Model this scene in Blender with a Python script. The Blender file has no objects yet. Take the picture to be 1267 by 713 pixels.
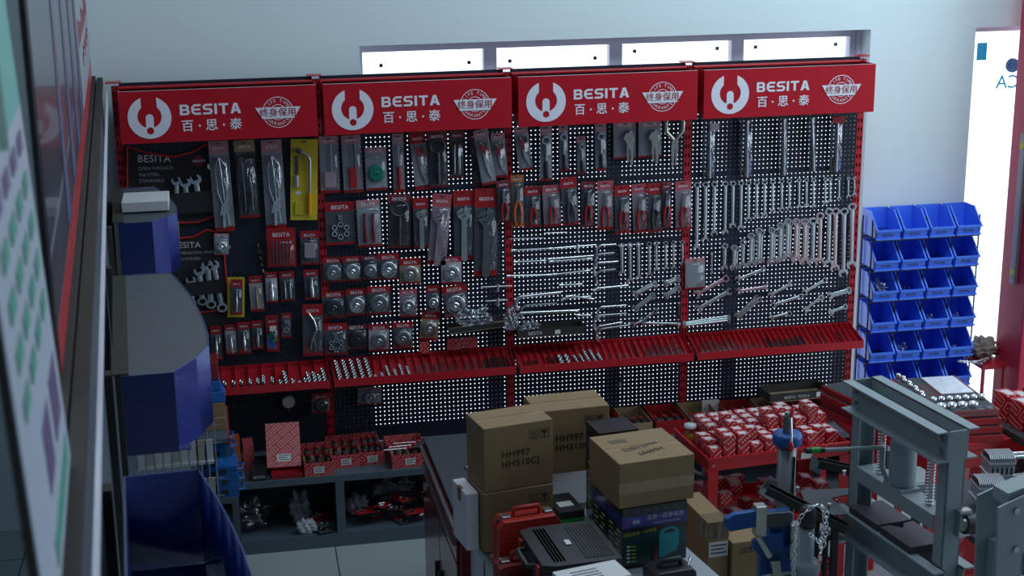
import bpy, bmesh, math, random
from math import sin, cos, pi, radians, atan2, sqrt
from mathutils import Vector, Matrix
random.seed(7)
SC = bpy.context.scene
COL = SC.collection

# ------------------------------------------------------------------ camera
FPX = 1886.0
CAM = Vector((.4323, -7.8666, 3.4185))
YAW, PITCH, ROLL = .1986, .2670, -.0109
FW = Vector((sin(YAW)*cos(PITCH), cos(YAW)*cos(PITCH), -sin(PITCH)))
R0 = Vector((cos(YAW), -sin(YAW), 0)); U0 = R0.cross(FW)
RT = cos(ROLL)*R0 + sin(ROLL)*U0
UP = -sin(ROLL)*R0 + cos(ROLL)*U0
cd = bpy.data.cameras.new('camera'); cam = bpy.data.objects.new('camera', cd); COL.objects.link(cam)
cam.matrix_world = Matrix(((RT.x, UP.x, -FW.x, CAM.x), (RT.y, UP.y, -FW.y, CAM.y), (RT.z, UP.z, -FW.z, CAM.z), (0, 0, 0, 1)))
cd.sensor_width = 36; cd.lens = 36*FPX/1267; cd.clip_start = .05; cd.clip_end = 200
cd.dof.use_dof = True; cd.dof.focus_distance = 7.6; cd.dof.aperture_fstop = 5.0
SC.camera = cam
SC.view_settings.view_transform = 'Standard'; SC.view_settings.look = 'None'
SC.view_settings.gamma = 1; SC.view_settings.use_curve_mapping = False
SC.view_settings.exposure = 0.0
SC.cycles.transparent_max_bounces = 14; SC.cycles.max_bounces = 7
SC.cycles.use_denoising = True
SC.cycles.sample_clamp_indirect = 4

# ------------------------------------------------------------------ daylight: bright overcast sky beyond the back windows, dim bluish light in the hall
W = bpy.data.worlds.new('world'); SC.world = W; W.use_nodes = True
nt = W.node_tree; nt.nodes.clear()
tc = nt.nodes.new('ShaderNodeTexCoord'); sx = nt.nodes.new('ShaderNodeSeparateXYZ')
mr = nt.nodes.new('ShaderNodeMapRange'); mr.inputs[1].default_value = .1; mr.inputs[2].default_value = .5
mx = nt.nodes.new('ShaderNodeMix'); mx.data_type = 'RGBA'
mx.inputs[6].default_value = (.07, .095, .135, 1); mx.inputs[7].default_value = (1.55, 1.7, 2.0, 1)
bg = nt.nodes.new('ShaderNodeBackground'); wo = nt.nodes.new('ShaderNodeOutputWorld')
nt.links.new(tc.outputs['Generated'], sx.inputs[0]); nt.links.new(sx.outputs['Y'], mr.inputs[0])
nt.links.new(mr.outputs[0], mx.inputs[0]); nt.links.new(mx.outputs[2], bg.inputs[0]); nt.links.new(bg.outputs[0], wo.inputs[0])

def area(name, loc, target, sx_, sy_, power, color):
    l = bpy.data.lights.new(name, 'AREA'); l.shape = 'RECTANGLE'; l.size = sx_; l.size_y = sy_; l.energy = power; l.color = color
    o = bpy.data.objects.new(name, l); COL.objects.link(o); o.location = loc
    o.rotation_euler = (Vector(target)-Vector(loc)).to_track_quat('-Z', 'Y').to_euler(); return o
# daylight from the tall shop front on the right, then two added fill lamps overhead
area('shopfront_daylight', (8.5, -3.0, 2.6), (3.6, .1, 1.9), 4.0, 3.2, 150, (.80, .88, 1.0))
area('wall_wash_fill', (5.2, -1.7, 4.9), (4.9, .15, 2.9), 5.0, .8, 98, (.64, .87, 1.0))  # added lamp that brightens the back wall, no real source there
area('overhead_fill', (3.0, -3.5, 6.5), (3.2, 0, 2.6), 5.0, 2.0, 60, (.78, .90, 1.0))  # added overhead lamp for wall and racks, not a real opening

# ------------------------------------------------------------------ helpers
def ray(u, v): return FW + RT*((u-633.5)/FPX) - UP*((v-356.5)/FPX)
def at(u, v, Y):
    d = ray(u, v); return CAM + d*((Y-CAM.y)/d.y)
def atz(u, v, Z):
    d = ray(u, v); return CAM + d*((Z-CAM.z)/d.z)

_M = {}
def mat(name, col, rough=.5, metal=0.0, emit=None, alpha=None, bump=0, bscale=60, var=0, vscale=8, spec=.5, coat=0, trans=0):
    if name in _M: return _M[name]
    m = bpy.data.materials.new(name); m.use_nodes = True; n = m.node_tree; b = n.nodes['Principled BSDF']
    b.inputs['Base Color'].default_value = (*col, 1); b.inputs['Roughness'].default_value = rough; b.inputs['Metallic'].default_value = metal
    b.inputs['Specular IOR Level'].default_value = spec; b.inputs['Coat Weight'].default_value = coat
    b.inputs['Transmission Weight'].default_value = trans
    if emit: b.inputs['Emission Color'].default_value = (*emit[0], 1); b.inputs['Emission Strength'].default_value = emit[1]
    if alpha is not None: b.inputs['Alpha'].default_value = alpha
    t = n.nodes.new('ShaderNodeTexCoord')
    if bump:
        no = n.nodes.new('ShaderNodeTexNoise'); no.inputs['Scale'].default_value = bscale; no.inputs['Detail'].default_value = 3
        bp = n.nodes.new('ShaderNodeBump'); bp.inputs['Strength'].default_value = bump; bp.inputs['Distance'].default_value = .01
        n.links.new(t.outputs['Object'], no.inputs[0]); n.links.new(no.outputs[0], bp.inputs['Height']); n.links.new(bp.outputs[0], b.inputs['Normal'])
    if var:
        no = n.nodes.new('ShaderNodeTexNoise'); no.inputs['Scale'].default_value = vscale; no.inputs['Detail'].default_value = 4
        mxx = n.nodes.new('ShaderNodeMix'); mxx.data_type = 'RGBA'
        mxx.inputs[6].default_value = (*[c*(1-var) for c in col], 1); mxx.inputs[7].default_value = (*[min(1, c*(1+var)) for c in col], 1)
        n.links.new(t.outputs['Object'], no.inputs[0]); n.links.new(no.outputs[0], mxx.inputs[0]); n.links.new(mxx.outputs[2], b.inputs['Base Color'])
    _M[name] = m; return m

SOCK = mat('socket_chrome', (.42, .45, .47), .24, 1.0, bump=.04, bscale=120)
MILK = mat('milky_bag', (.62, .66, .68), .35, alpha=.62, bump=.5, bscale=22)
SPCH = mat('spanner_chrome', (.74, .82, .84), .30, 1.0, bump=.04, bscale=120)
COLST = mat('ground_steel', (.22, .24, .25), .42, .9, bump=.05, bscale=120)
RED = mat('red_paint', (.46, .012, .022), .38, coat=.15, bump=.05, bscale=30)
DRED = mat('dark_red_enamel', (.16, .004, .010), .25, coat=.3, bump=.03)
SLATE = mat('slate_panel', (.017, .023, .037), .5, spec=.3, bump=.04, bscale=80)
GREYP = mat('grey_paint', (.085, .112, .14), .4, bump=.05, bscale=40, var=.1)
STEELBL = mat('press_grey_enamel', (.24, .30, .315), .38, bump=.05, bscale=40, var=.08)
WHITEP = mat('white_ink', (.78, .78, .86), .5)
WALLM = mat('painted_plaster', (.76, .86, .88), .85, bump=.04, bscale=15, var=.02, vscale=1)
WHITE = mat('white_plastic', (.75, .76, .80), .45)
BLACK = mat('black_plastic', (.018, .019, .022), .45, bump=.06, bscale=90)
DARK = mat('dark_interior', (.03, .036, .045), .6)
CHROME = mat('chrome', (.86, .90, .92), .22, 1.0, bump=.05, bscale=120)
SATIN = mat('satin_steel', (.45, .48, .50), .34, 1.0, bump=.08, bscale=150)
DSTEEL = mat('dark_steel', (.13, .14, .15), .38, 1.0, bump=.1, bscale=150)
NICKEL = mat('nickel', (.62, .62, .55), .30, 1.0, bump=.08, bscale=150)
BRASS = mat('brass', (.55, .38, .14), .3, 1.0)
TOOLRED = mat('tool_red_grip', (.42, .01, .015), .4)
TOOLORG = mat('orange_grip', (.6, .13, .02), .4)
GREYCARD = mat('grey_card', (.060, .066, .078), .5, var=.1, vscale=40)
CREDC = mat('card_red', (.32, .008, .012), .45)
KRAFT = mat('kraft_card', (.30, .21, .12), .7, bump=.06, bscale=90, var=.08, vscale=12)
CARTON = mat('carton', (.26, .175, .083), .75, bump=.05, bscale=70, var=.06, vscale=6)
TAPE = mat('packing_tape', (.30, .20, .09), .2, coat=.5)
INK = mat('black_ink', (.012, .012, .012), .6)
YEL = mat('yellow_card', (.55, .42, .02), .5)
BLUEB = mat('bin_blue', (.075, .22, .92), .38, bump=.03)
NAVY = mat('navy_panel', (.006, .018, .13), .35, coat=.2)
BLUEC = mat('case_blue', (.01, .11, .38), .4, bump=.05)
GREEN = mat('green_plastic', (.02, .30, .05), .4)
RUBRED = mat('red_case', (.42, .022, .012), .45, bump=.05)
BLUEM = mat('blue_machine', (.01, .085, .32), .35, bump=.05)
TEAL = mat('teal_plastic', (.02, .33, .38), .4)
PAPER = mat('paper', (.62, .63, .62), .7, bump=.1, bscale=20)
IRON = mat('cast_aluminium', (.50, .53, .55), .42, .6, bump=.15, bscale=100)
RUBBER = mat('rubber', (.012, .012, .013), .6)

def film(name, tint, gloss, bscale=13, bump=.6, rough=.08):
    if name in _M: return _M[name]
    m = bpy.data.materials.new(name); m.use_nodes = True; n = m.node_tree; n.nodes.clear()
    o = n.nodes.new('ShaderNodeOutputMaterial'); mi = n.nodes.new('ShaderNodeMixShader'); tr = n.nodes.new('ShaderNodeBsdfTransparent')
    tr.inputs[0].default_value = (*tint, 1); gl = n.nodes.new('ShaderNodeBsdfGlossy'); gl.inputs['Roughness'].default_value = rough
    gl.inputs[0].default_value = (.9, .95, 1, 1)
    t = n.nodes.new('ShaderNodeTexCoord'); mp = n.nodes.new('ShaderNodeMapping'); mp.inputs['Scale'].default_value = (1.6, 1, .55)
    no = n.nodes.new('ShaderNodeTexNoise'); no.inputs['Scale'].default_value = bscale; no.inputs['Detail'].default_value = 2; no.inputs['Distortion'].default_value = 1.2
    bp = n.nodes.new('ShaderNodeBump'); bp.inputs['Strength'].default_value = bump; bp.inputs['Distance'].default_value = .02
    lw = n.nodes.new('ShaderNodeLayerWeight'); lw.inputs['Blend'].default_value = .25
    ma = n.nodes.new('ShaderNodeMath'); ma.operation = 'MULTIPLY_ADD'; ma.inputs[1].default_value = .38; ma.inputs[2].default_value = gloss; ma.use_clamp = True
    L = n.links.new
    L(t.outputs['Object'], mp.inputs[0]); L(mp.outputs[0], no.inputs[0]); L(no.outputs[0], bp.inputs['Height']); L(bp.outputs[0], gl.inputs['Normal']); L(bp.outputs[0], lw.inputs['Normal'])
    L(lw.outputs['Fresnel'], ma.inputs[0]); L(ma.outputs[0], mi.inputs[0]); L(tr.outputs[0], mi.inputs[1]); L(gl.outputs[0], mi.inputs[2]); L(mi.outputs[0], o.inputs[0])
    _M[name] = m; return m
FILM = film('clear_blister', (.93, .95, .96), .03, 9, .35)
CELLO = film('crinkled_cellophane', (.88, .90, .92), .08, 11, .6, .10)
GLASS = film('window_glass', (.98, .99, 1), .02, 3, .02, .02)

def stamped(name, base, ink, scale=26, ang=.7, off=.5):
    """glossy printed board with rows of slanted outlined name plates, as on the shop's small part boxes"""
    if name in _M: return _M[name]
    m = bpy.data.materials.new(name); m.use_nodes = True; n = m.node_tree; b = n.nodes['Principled BSDF']; b.inputs['Roughness'].default_value = .32
    L = n.links.new; t = n.nodes.new('ShaderNodeTexCoord'); s = n.nodes.new('ShaderNodeSeparateXYZ'); L(t.outputs['Object'], s.inputs[0])
    a = n.nodes.new('ShaderNodeMath'); a.operation = 'ADD'; L(s.outputs[0], a.inputs[0]); L(s.outputs[1], a.inputs[1])
    c = n.nodes.new('ShaderNodeMath'); c.operation = 'MULTIPLY_ADD'; c.inputs[1].default_value = off; L(s.outputs[1], c.inputs[0]); L(s.outputs[2], c.inputs[2])
    cb = n.nodes.new('ShaderNodeCombineXYZ'); L(a.outputs[0], cb.inputs[0]); L(c.outputs[0], cb.inputs[1])
    mp = n.nodes.new('ShaderNodeMapping'); mp.inputs['Rotation'].default_value = (0, 0, -ang); mp.inputs['Scale'].default_value = (scale,)*3; L(cb.outputs[0], mp.inputs[0])
    f = []
    for ms in (.10, .135):
        br = n.nodes.new('ShaderNodeTexBrick'); br.inputs['Scale'].default_value = 1; br.inputs['Mortar Size'].default_value = ms; br.inputs['Mortar Smooth'].default_value = 0
        br.inputs['Brick Width'].default_value = 1.5; br.inputs['Row Height'].default_value = .62; L(mp.outputs[0], br.inputs[0]); f.append(br)
    d = n.nodes.new('ShaderNodeMath'); d.operation = 'SUBTRACT'; L(f[1].outputs['Fac'], d.inputs[0]); L(f[0].outputs['Fac'], d.inputs[1])
    br = n.nodes.new('ShaderNodeTexBrick'); br.inputs['Scale'].default_value = 1; br.inputs['Mortar Size'].default_value = .26; br.inputs['Mortar Smooth'].default_value = 0
    br.inputs['Brick Width'].default_value = 1.5; br.inputs['Row Height'].default_value = .62; L(mp.outputs[0], br.inputs[0])
    wv = n.nodes.new('ShaderNodeTexWave'); wv.inputs['Scale'].default_value = 2.2; wv.inputs['Distortion'].default_value = 2; L(mp.outputs[0], wv.inputs[0])
    g = n.nodes.new('ShaderNodeMath'); g.operation = 'GREATER_THAN'; g.inputs[1].default_value = .6; L(wv.outputs[1], g.inputs[0])
    iv = n.nodes.new('ShaderNodeMath'); iv.operation = 'SUBTRACT'; iv.inputs[0].default_value = 1; L(br.outputs['Fac'], iv.inputs[1])
    mu = n.nodes.new('ShaderNodeMath'); mu.operation = 'MULTIPLY'; L(iv.outputs[0], mu.inputs[0]); L(g.outputs[0], mu.inputs[1])
    mxm = n.nodes.new('ShaderNodeMath'); mxm.operation = 'MAXIMUM'; L(d.outputs[0], mxm.inputs[0]); L(mu.outputs[0], mxm.inputs[1])
    mm = n.nodes.new('ShaderNodeMix'); mm.data_type = 'RGBA'; mm.inputs[6].default_value = (*base, 1); mm.inputs[7].default_value = (*ink, 1)
    L(mxm.outputs[0], mm.inputs[0]); L(mm.outputs[2], b.inputs['Base Color']); _M[name] = m; return m
STAMP = stamped('stamped_red_board', (.42, .014, .016), (.60, .42, .44), 15)
STAMPS = stamped('stamped_red_box', (.50, .018, .022), (.74, .56, .58), 10)
STAMPO = stamped('stamped_orange_board', (.48, .09, .01), (.08, .04, .02), 24)
STAMPC = stamped('stamped_crimson_board', (.40, .012, .016), (.55, .38, .40), 22, -.7)

class MB:
    """collects shapes; build() links them as ONE mesh object"""
    def __init__(s): s.v = []; s.f = []; s.m = []; s.s = []; s.mats = []
    def mi(s, m):
        if m not in s.mats: s.mats.append(m)
        return s.mats.index(m)
    def add(s, vs, fs, m, smooth=False, T=None):
        o = len(s.v); s.v += [tuple(T @ Vector(p)) if T else tuple(p) for p in vs]
        k = s.mi(m)
        for f in fs: s.f.append([i+o for i in f]); s.m.append(k); s.s.append(smooth)
        return s
    def box(s, x0, x1, y0, y1, z0, z1, m, T=None):
        return s.add([(x0, y0, z0), (x1, y0, z0), (x1, y1, z0), (x0, y1, z0), (x0, y0, z1), (x1, y0, z1), (x1, y1, z1), (x0, y1, z1)],
                     [(0, 3, 2, 1), (4, 5, 6, 7), (0, 1, 5, 4), (1, 2, 6, 5), (2, 3, 7, 6), (3, 0, 4, 7)], m, False, T)
    def prism(s, poly, a, b, m, ax='y', T=None, smooth=False):
        """2D outline extruded from a to b along ax; ax='y': poly is (x,z)"""
        f = {'y': lambda p, t: (p[0], t, p[1]), 'z': lambda p, t: (p[0], p[1], t), 'x': lambda p, t: (t, p[0], p[1])}[ax]
        n = len(poly); vs = [f(p, a) for p in poly]+[f(p, b) for p in poly]
        s.add(vs, [tuple(range(n)), tuple(range(2*n-1, n-1, -1))], m, False, T)
        o = len(s.v)-2*n; k = s.mi(m)
        for i in range(n): j = (i+1) % n; s.f.append([o+i, o+n+i, o+n+j, o+j]); s.m.append(k); s.s.append(smooth)
        return s
    def cyl(s, p0, p1, r0, m, r1=None, n=10, caps=True, T=None):
        r1 = r0 if r1 is None else r1
        p0 = Vector(p0); p1 = Vector(p1); d = (p1-p0).normalized(); a = d.orthogonal().normalized(); b = d.cross(a)
        vs = [tuple(p0+(a*cos(2*pi*i/n)+b*sin(2*pi*i/n))*r0) for i in range(n)]+[tuple(p1+(a*cos(2*pi*i/n)+b*sin(2*pi*i/n))*r1) for i in range(n)]
        s.add(vs, [(i, (i+1) % n, n+(i+1) % n, n+i) for i in range(n)], m, n > 6, T)
        if caps: s.add(vs, [tuple(range(n-1, -1, -1)), tuple(range(n, 2*n))], m, False, T)
        return s
    def lathe(s, prof, m, n=20, T=None, smooth=True):
        """profile [(r,z)] turned round z"""
        vs = [(r*cos(2*pi*i/n), r*sin(2*pi*i/n), z) for r, z in prof for i in range(n)]; k = len(prof)
        return s.add(vs, [(j*n+i, j*n+(i+1) % n, (j+1)*n+(i+1) % n, (j+1)*n+i) for j in range(k-1) for i in range(n)], m, smooth, T)
    def tube(s, pts, r, m, n=6, T=None):
        pts = [Vector(p) for p in pts]; rings = []; a = None
        for i, p in enumerate(pts):
            d = (pts[min(i+1, len(pts)-1)]-pts[max(i-1, 0)]).normalized()
            a = (a-d*a.dot(d)).normalized() if a is not None and (a-d*a.dot(d)).length > 1e-6 else d.orthogonal().normalized()
            b = d.cross(a); rr = r[i] if isinstance(r, (list, tuple)) else r
            rings.append([tuple(p+(a*cos(2*pi*k/n)+b*sin(2*pi*k/n))*rr) for k in range(n)])
        vs = [q for g in rings for q in g]; K = len(rings)
        s.add(vs, [(j*n+i, j*n+(i+1) % n, (j+1)*n+(i+1) % n, (j+1)*n+i) for j in range(K-1) for i in range(n)], m, True, T)
        return s.add(vs, [tuple(range(n-1, -1, -1)), tuple(range((K-1)*n, K*n))], m, False, T)
    def mesh(s, name):
        me = bpy.data.meshes.new(name); me.from_pydata(s.v, [], s.f)
        for m in s.mats: me.materials.append(m)
        me.polygons.foreach_set('material_index', s.m); me.polygons.foreach_set('use_smooth', s.s); me.update(); return me
    def build(s, name, parent=None, loc=(0, 0, 0), rot=(0, 0, 0), bev=0):
        return link(name, s.mesh(name), parent, loc, rot, bev)

def link(name, data, parent=None, loc=(0, 0, 0), rot=(0, 0, 0), bev=0):
    o = bpy.data.objects.new(name, data); COL.objects.link(o); o.parent = parent; o.location = loc; o.rotation_euler = rot
    if bev:
        b = o.modifiers.new('bevel', 'BEVEL'); b.width = bev; b.segments = 2; b.limit_method = 'ANGLE'
    return o
def empty(name, loc=(0, 0, 0), rot=(0, 0, 0)): return link(name, None, None, loc, rot)
def tag(o, label, cat, group=None):
    o['label'] = label; o['category'] = cat
    if group: o['group'] = group
    return o
def struct(o, label=None):
    o['kind'] = 'structure'
    if label: o['label'] = label
    return o
def copy_tree(o, parent=None):
    c = o.copy(); COL.objects.link(c); c.parent = parent
    for ch in [q for q in KIDS.get(o.name, [])]: 
        d = ch.copy(); COL.objects.link(d); d.parent = c
        for g in KIDS.get(ch.name, []): e = g.copy(); COL.objects.link(e); e.parent = d
    return c
KIDS = {}
def note(root):
    """remember a prototype's parts so that it can be copied"""
    for o in bpy.data.objects:
        if o.parent is not None and (o.parent == root or o.parent.parent == root): KIDS.setdefault(o.parent.name, []).append(o)
    return root

def textmesh(txt, size, m, depth=.0006, spacing=1.0, shear=0, bold=0, align='CENTER'):
    c = bpy.data.curves.new('lettering', 'FONT'); c.body = txt; c.size = size; c.extrude = depth; c.align_x = align; c.align_y = 'CENTER'
    c.space_character = spacing; c.shear = shear; c.offset = bold; c.resolution_u = 3
    o = bpy.data.objects.new('lettering', c); COL.objects.link(o)
    me = bpy.data.meshes.new_from_object(o); bpy.data.objects.remove(o); me.materials.clear(); me.materials.append(m); return me
UPRIGHT = (pi/2, 0, 0)
def curve2d(splines, depth, m):
    c = bpy.data.curves.new('mark', 'CURVE'); c.dimensions = '2D'; c.fill_mode = 'BOTH'; c.extrude = depth
    for pts in splines:
        sp = c.splines.new('POLY'); sp.points.add(len(pts)-1); sp.use_cyclic_u = True
        for i, p in enumerate(pts): sp.points[i].co = (p[0], p[1], 0, 1)
    o = bpy.data.objects.new('mark', c); COL.objects.link(o); me = bpy.data.meshes.new_from_object(o); bpy.data.objects.remove(o)
    me.materials.clear(); me.materials.append(m); return me
def arc(cx, cy, r, a0, a1, n): return [(cx+r*cos(radians(a0+(a1-a0)*i/n)), cy+r*sin(radians(a0+(a1-a0)*i/n))) for i in range(n+1)]
ORD = ['first', 'second', 'third', 'fourth', 'fifth', 'sixth', 'seventh', 'eighth', 'ninth', 'tenth', 'eleventh', 'twelfth', 'thirteenth', 'fourteenth',
       'fifteenth', 'sixteenth', 'seventeenth', 'eighteenth', 'nineteenth', 'twentieth', 'twenty-first', 'twenty-second', 'twenty-third', 'twenty-fourth', 'twenty-fifth']

# ================================================================== THE ROOM
FLOORM = bpy.data.materials.new('glazed_floor_tile'); FLOORM.use_nodes = True
_n = FLOORM.node_tree; _b = _n.nodes['Principled BSDF']; _b.inputs['Roughness'].default_value = .25
_t = _n.nodes.new('ShaderNodeTexCoord'); _mp = _n.nodes.new('ShaderNodeMapping'); _mp.inputs['Rotation'].default_value = (0, 0, .02); _mp.inputs['Location'].default_value = (-.17, .25, 0)
_br = _n.nodes.new('ShaderNodeTexBrick'); _br.offset = 0; _br.inputs['Scale'].default_value = 1; _br.inputs['Brick Width'].default_value = .8; _br.inputs['Row Height'].default_value = .8
_br.inputs['Mortar Size'].default_value = .004; _br.inputs['Color1'].default_value = (.42, .47, .46, 1); _br.inputs['Color2'].default_value = (.40, .45, .44, 1); _br.inputs['Mortar'].default_value = (.08, .09, .09, 1)
_n.links.new(_t.outputs['Object'], _mp.inputs[0]); _n.links.new(_mp.outputs[0], _br.inputs[0]); _n.links.new(_br.outputs[0], _b.inputs['Base Color'])
struct(MB().box(-2.5, 9, -9, .6, -.1, 0, FLOORM).build('floor'), 'pale glazed tile floor')
WX0, WX1, WZ0, WZ1 = 1.246, 4.107, .25, 2.545
DX0, DX1, DZ1 = 4.743, 6.4, 2.535
wb = MB()
TH = .42
wb.box(-2.5, WX0, .15, TH, 0, 4.6, WALLM).box(WX0, WX1, .15, TH, WZ1, 4.6, WALLM).box(WX0, WX1, .15, TH, 0, WZ0, WALLM).box(WX1, DX0, .15, TH, 0, 4.6, WALLM)
wb.box(DX0, DX1, .15, TH, DZ1, 4.6, WALLM).box(DX1, 9, .15, TH, 0, 4.6, WALLM)
struct(wb.build('wall_back'), 'white plastered back wall with a long window opening')
FRM = mat('window_frame_white', (.75, .72, .84), .4)
for i in range(4):
    x0 = 1.262+.705*i; x1 = x0+.705
    w = MB(); fw = .036; fl = .012 if i == 0 else fw
    w.box(x0, x0+fl, .29, .35, WZ0, WZ1, FRM).box(x1-fw, x1, .29, .35, WZ0, WZ1, FRM)
    w.box(x0+fl, x1-fw, .29, .35, WZ1-.05, WZ1, FRM).box(x0+fw, x1-fw, .29, .35, WZ0, WZ0+.05, FRM)
    if i == 0: w.box(WX0, x0, .29, .35, WZ0, WZ1, FRM)
    if i == 3: w.box(x1, WX1, .27, .36, WZ0, WZ1, FRM)
    wi = struct(w.build('window_%d' % (i+1)), 'white framed window pane above the racks, %s from the left' % ['first', 'second', 'third', 'last'][i])
    MB().box(x0+fl, x1-fw, .318, .324, WZ0+.05, WZ1-.05, GLASS).build('glass', wi)
    for fx in (.16, .84):
        cx = x0+.705*fx; MB().box(cx-.009, cx+.009, .308, .318, 2.42-.009+(.03 if i > 1 else 0), 2.42+.009+(.03 if i > 1 else 0), DSTEEL).build('glass_clip', wi)
dr = MB().box(DX0, DX0+.03, .30, .36, 0, DZ1, FRM).box(DX0, DX1, .30, .36, DZ1-.04, DZ1, FRM).box(DX1-.05, DX1, .30, .36, 0, DZ1, FRM)
dr = struct(dr.build('door_1'), 'tall glazed doorway full of daylight')
MB().box(DX0+.03, DX1-.05, .325, .331, 0, DZ1-.04, GLASS).build('glass', dr)
PALEB = film('pale_blue_sticker', (.12, .36, .46), 0)
p = at(1216, 64, .31); MB().box(p.x-.03, p.x+.03, .319, .323, p.z-.05, p.z+.05, PALEB).build('window_sticker', dr)
p = at(1247, 102, .31); link('window_lettering', textmesh('CA', .11, PALEB), dr, (p.x, .312, p.z), (pi/2, 0, pi))
p = at(1253.5, 81, .31); MB().cyl((p.x, .312, p.z), (p.x, .322, p.z), .042, film('smoke_sticker', (.16, .22, .32), 0), n=16).build('round_sticker', dr)
struct(MB().box(-2.5, -2.3, -9, .15, 0, 4.6, WALLM).build('wall_left'), 'plain left side wall')
# red portal column standing before the glazed doorway
cx0 = 4.94
REDC = mat('column_red', (.50, .022, .060), .42, bump=.03)
struct(MB().box(cx0, cx0+.34, -.26, .02, 0, 4.6, REDC).build('trim_1', bev=.006), 'red painted portal column at the right edge')
lv = tag(empty('spirit_level', (cx0-.002, -.12, 1.35), (0, 0, -pi/2)), 'grey aluminium spirit level hung upright on the red column', 'spirit level')
LEVM = mat('level_aluminium', (.30, .29, .31), .35, .6)
MB().box(-.0, .055, -.024, -.002, -.25, .62, LEVM).build('body', lv, bev=.003)
for z in (-.18, .55): MB().cyl((.0275, -.028, z), (.0275, -.0235, z), .02, mat('vial_yellow', (.65, .6, .1), .2), n=14).build('vial', lv)

# ================================================================== THE TOOL RACKS
P = .0242
def panel_mesh(rows, h):
    xs = [.0195]+[q for k in range(40) for q in (.032+.024*k-.0029, .032+.024*k+.0029)]+[.9805]
    zs = [0]+[q for k in range(rows) for q in (.0191+P*k-.0029, .0191+P*k+.0029)]+[h]
    vs = [(x, y, z) for y in (-.0012, 0) for z in zs for x in xs]; nx = len(xs); nz = len(zs); o = nx*nz; fs = []
    for j in range(nz-1):
        for i in range(nx-1):
            hole = i % 2 == 1 and j % 2 == 1
            a, b, c, d = j*nx+i, j*nx+i+1, (j+1)*nx+i+1, (j+1)*nx+i
            if hole: fs += [(a, o+a, o+b, b), (b, o+b, o+c, c), (c, o+c, o+d, d), (d, o+d, o+a, a)]
            else: fs += [(a, b, c, d), (o+a, o+d, o+c, o+b)]
    b = MB().add(vs, fs, SLATE)
    b.box(.0195, .9805, 0, .014, 0, .0015, SLATE).box(.0195, .9805, 0, .014, h-.0015, h, SLATE).box(.0195, .021, 0, .014, 0, h, SLATE).box(.979, .9805, 0, .014, 0, h, SLATE)
    return b.mesh('perforated_panel')
BACKST = MB().box(.0195, .9805, 0, .0015, .402, .477, SLATE).mesh('lower_back_strip')
PM14 = panel_mesh(14, .352); PM10 = panel_mesh(10, .262)
def post_mesh():
    b = MB(); zs = [0]; z = .1
    while z < 2.38: zs += [z, z+.022]; z += .05
    zs.append(2.4)
    for (a, c) in ((-.019, -.0125), (-.0045, .0045), (.0125, .019)): b.box(a, c, -.003, .045, 0, 2.4, RED)
    for k in range(0, len(zs)-1, 2):
        for (a, c) in ((-.0125, -.0045), (.0045, .0125)): b.box(a, c, -.003, -.001, zs[k], zs[k+1], RED)
    b.box(-.0125, .0125, .02, .022, 0, 2.4, DARK)
    b.box(-.045, .03, -.02, .05, 2.4165, 2.422, RED)
    return b.mesh('slotted_post')
POSTM = post_mesh()
# emblem and lettering of the header
R = .105
hx = radians(67)
g = .36
outl = arc(0, 0, R, 90-21, 90-339+0, 40)      # from right lip clockwise round to left lip
outl = [(R*cos(radians(a)), R*sin(radians(a))) for a in [69-i*(318/44) for i in range(45)]]
ri = .058; cy = .005; gx = R*cos(radians(69)); yj = cy+sqrt(ri*ri-gx*gx)
a0 = math.degrees(atan2(yj-cy, -gx)); st = .019; ys = cy-sqrt(ri*ri-st*st); a1 = math.degrees(atan2(ys-cy, -st)) % 360
inn = arc(0, cy, ri, a0, a1, 14)
stem = [(-st, -.002)]+[(st*cos(radians(t)), -.002+st*sin(radians(t))) for t in range(165, 0, -15)]+[(st, -.002)]
a2 = math.degrees(atan2(ys-cy, st)); a3 = math.degrees(atan2(yj-cy, gx))
inn2 = arc(0, cy, ri, a2, a3, 14)
hexa = [(.019*cos(radians(30+60*k)), -.066+.019*sin(radians(30+60*k))) for k in range(6)]
EMBLEM = curve2d([outl+inn+stem+inn2, hexa], .0008, WHITEP)
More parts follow.
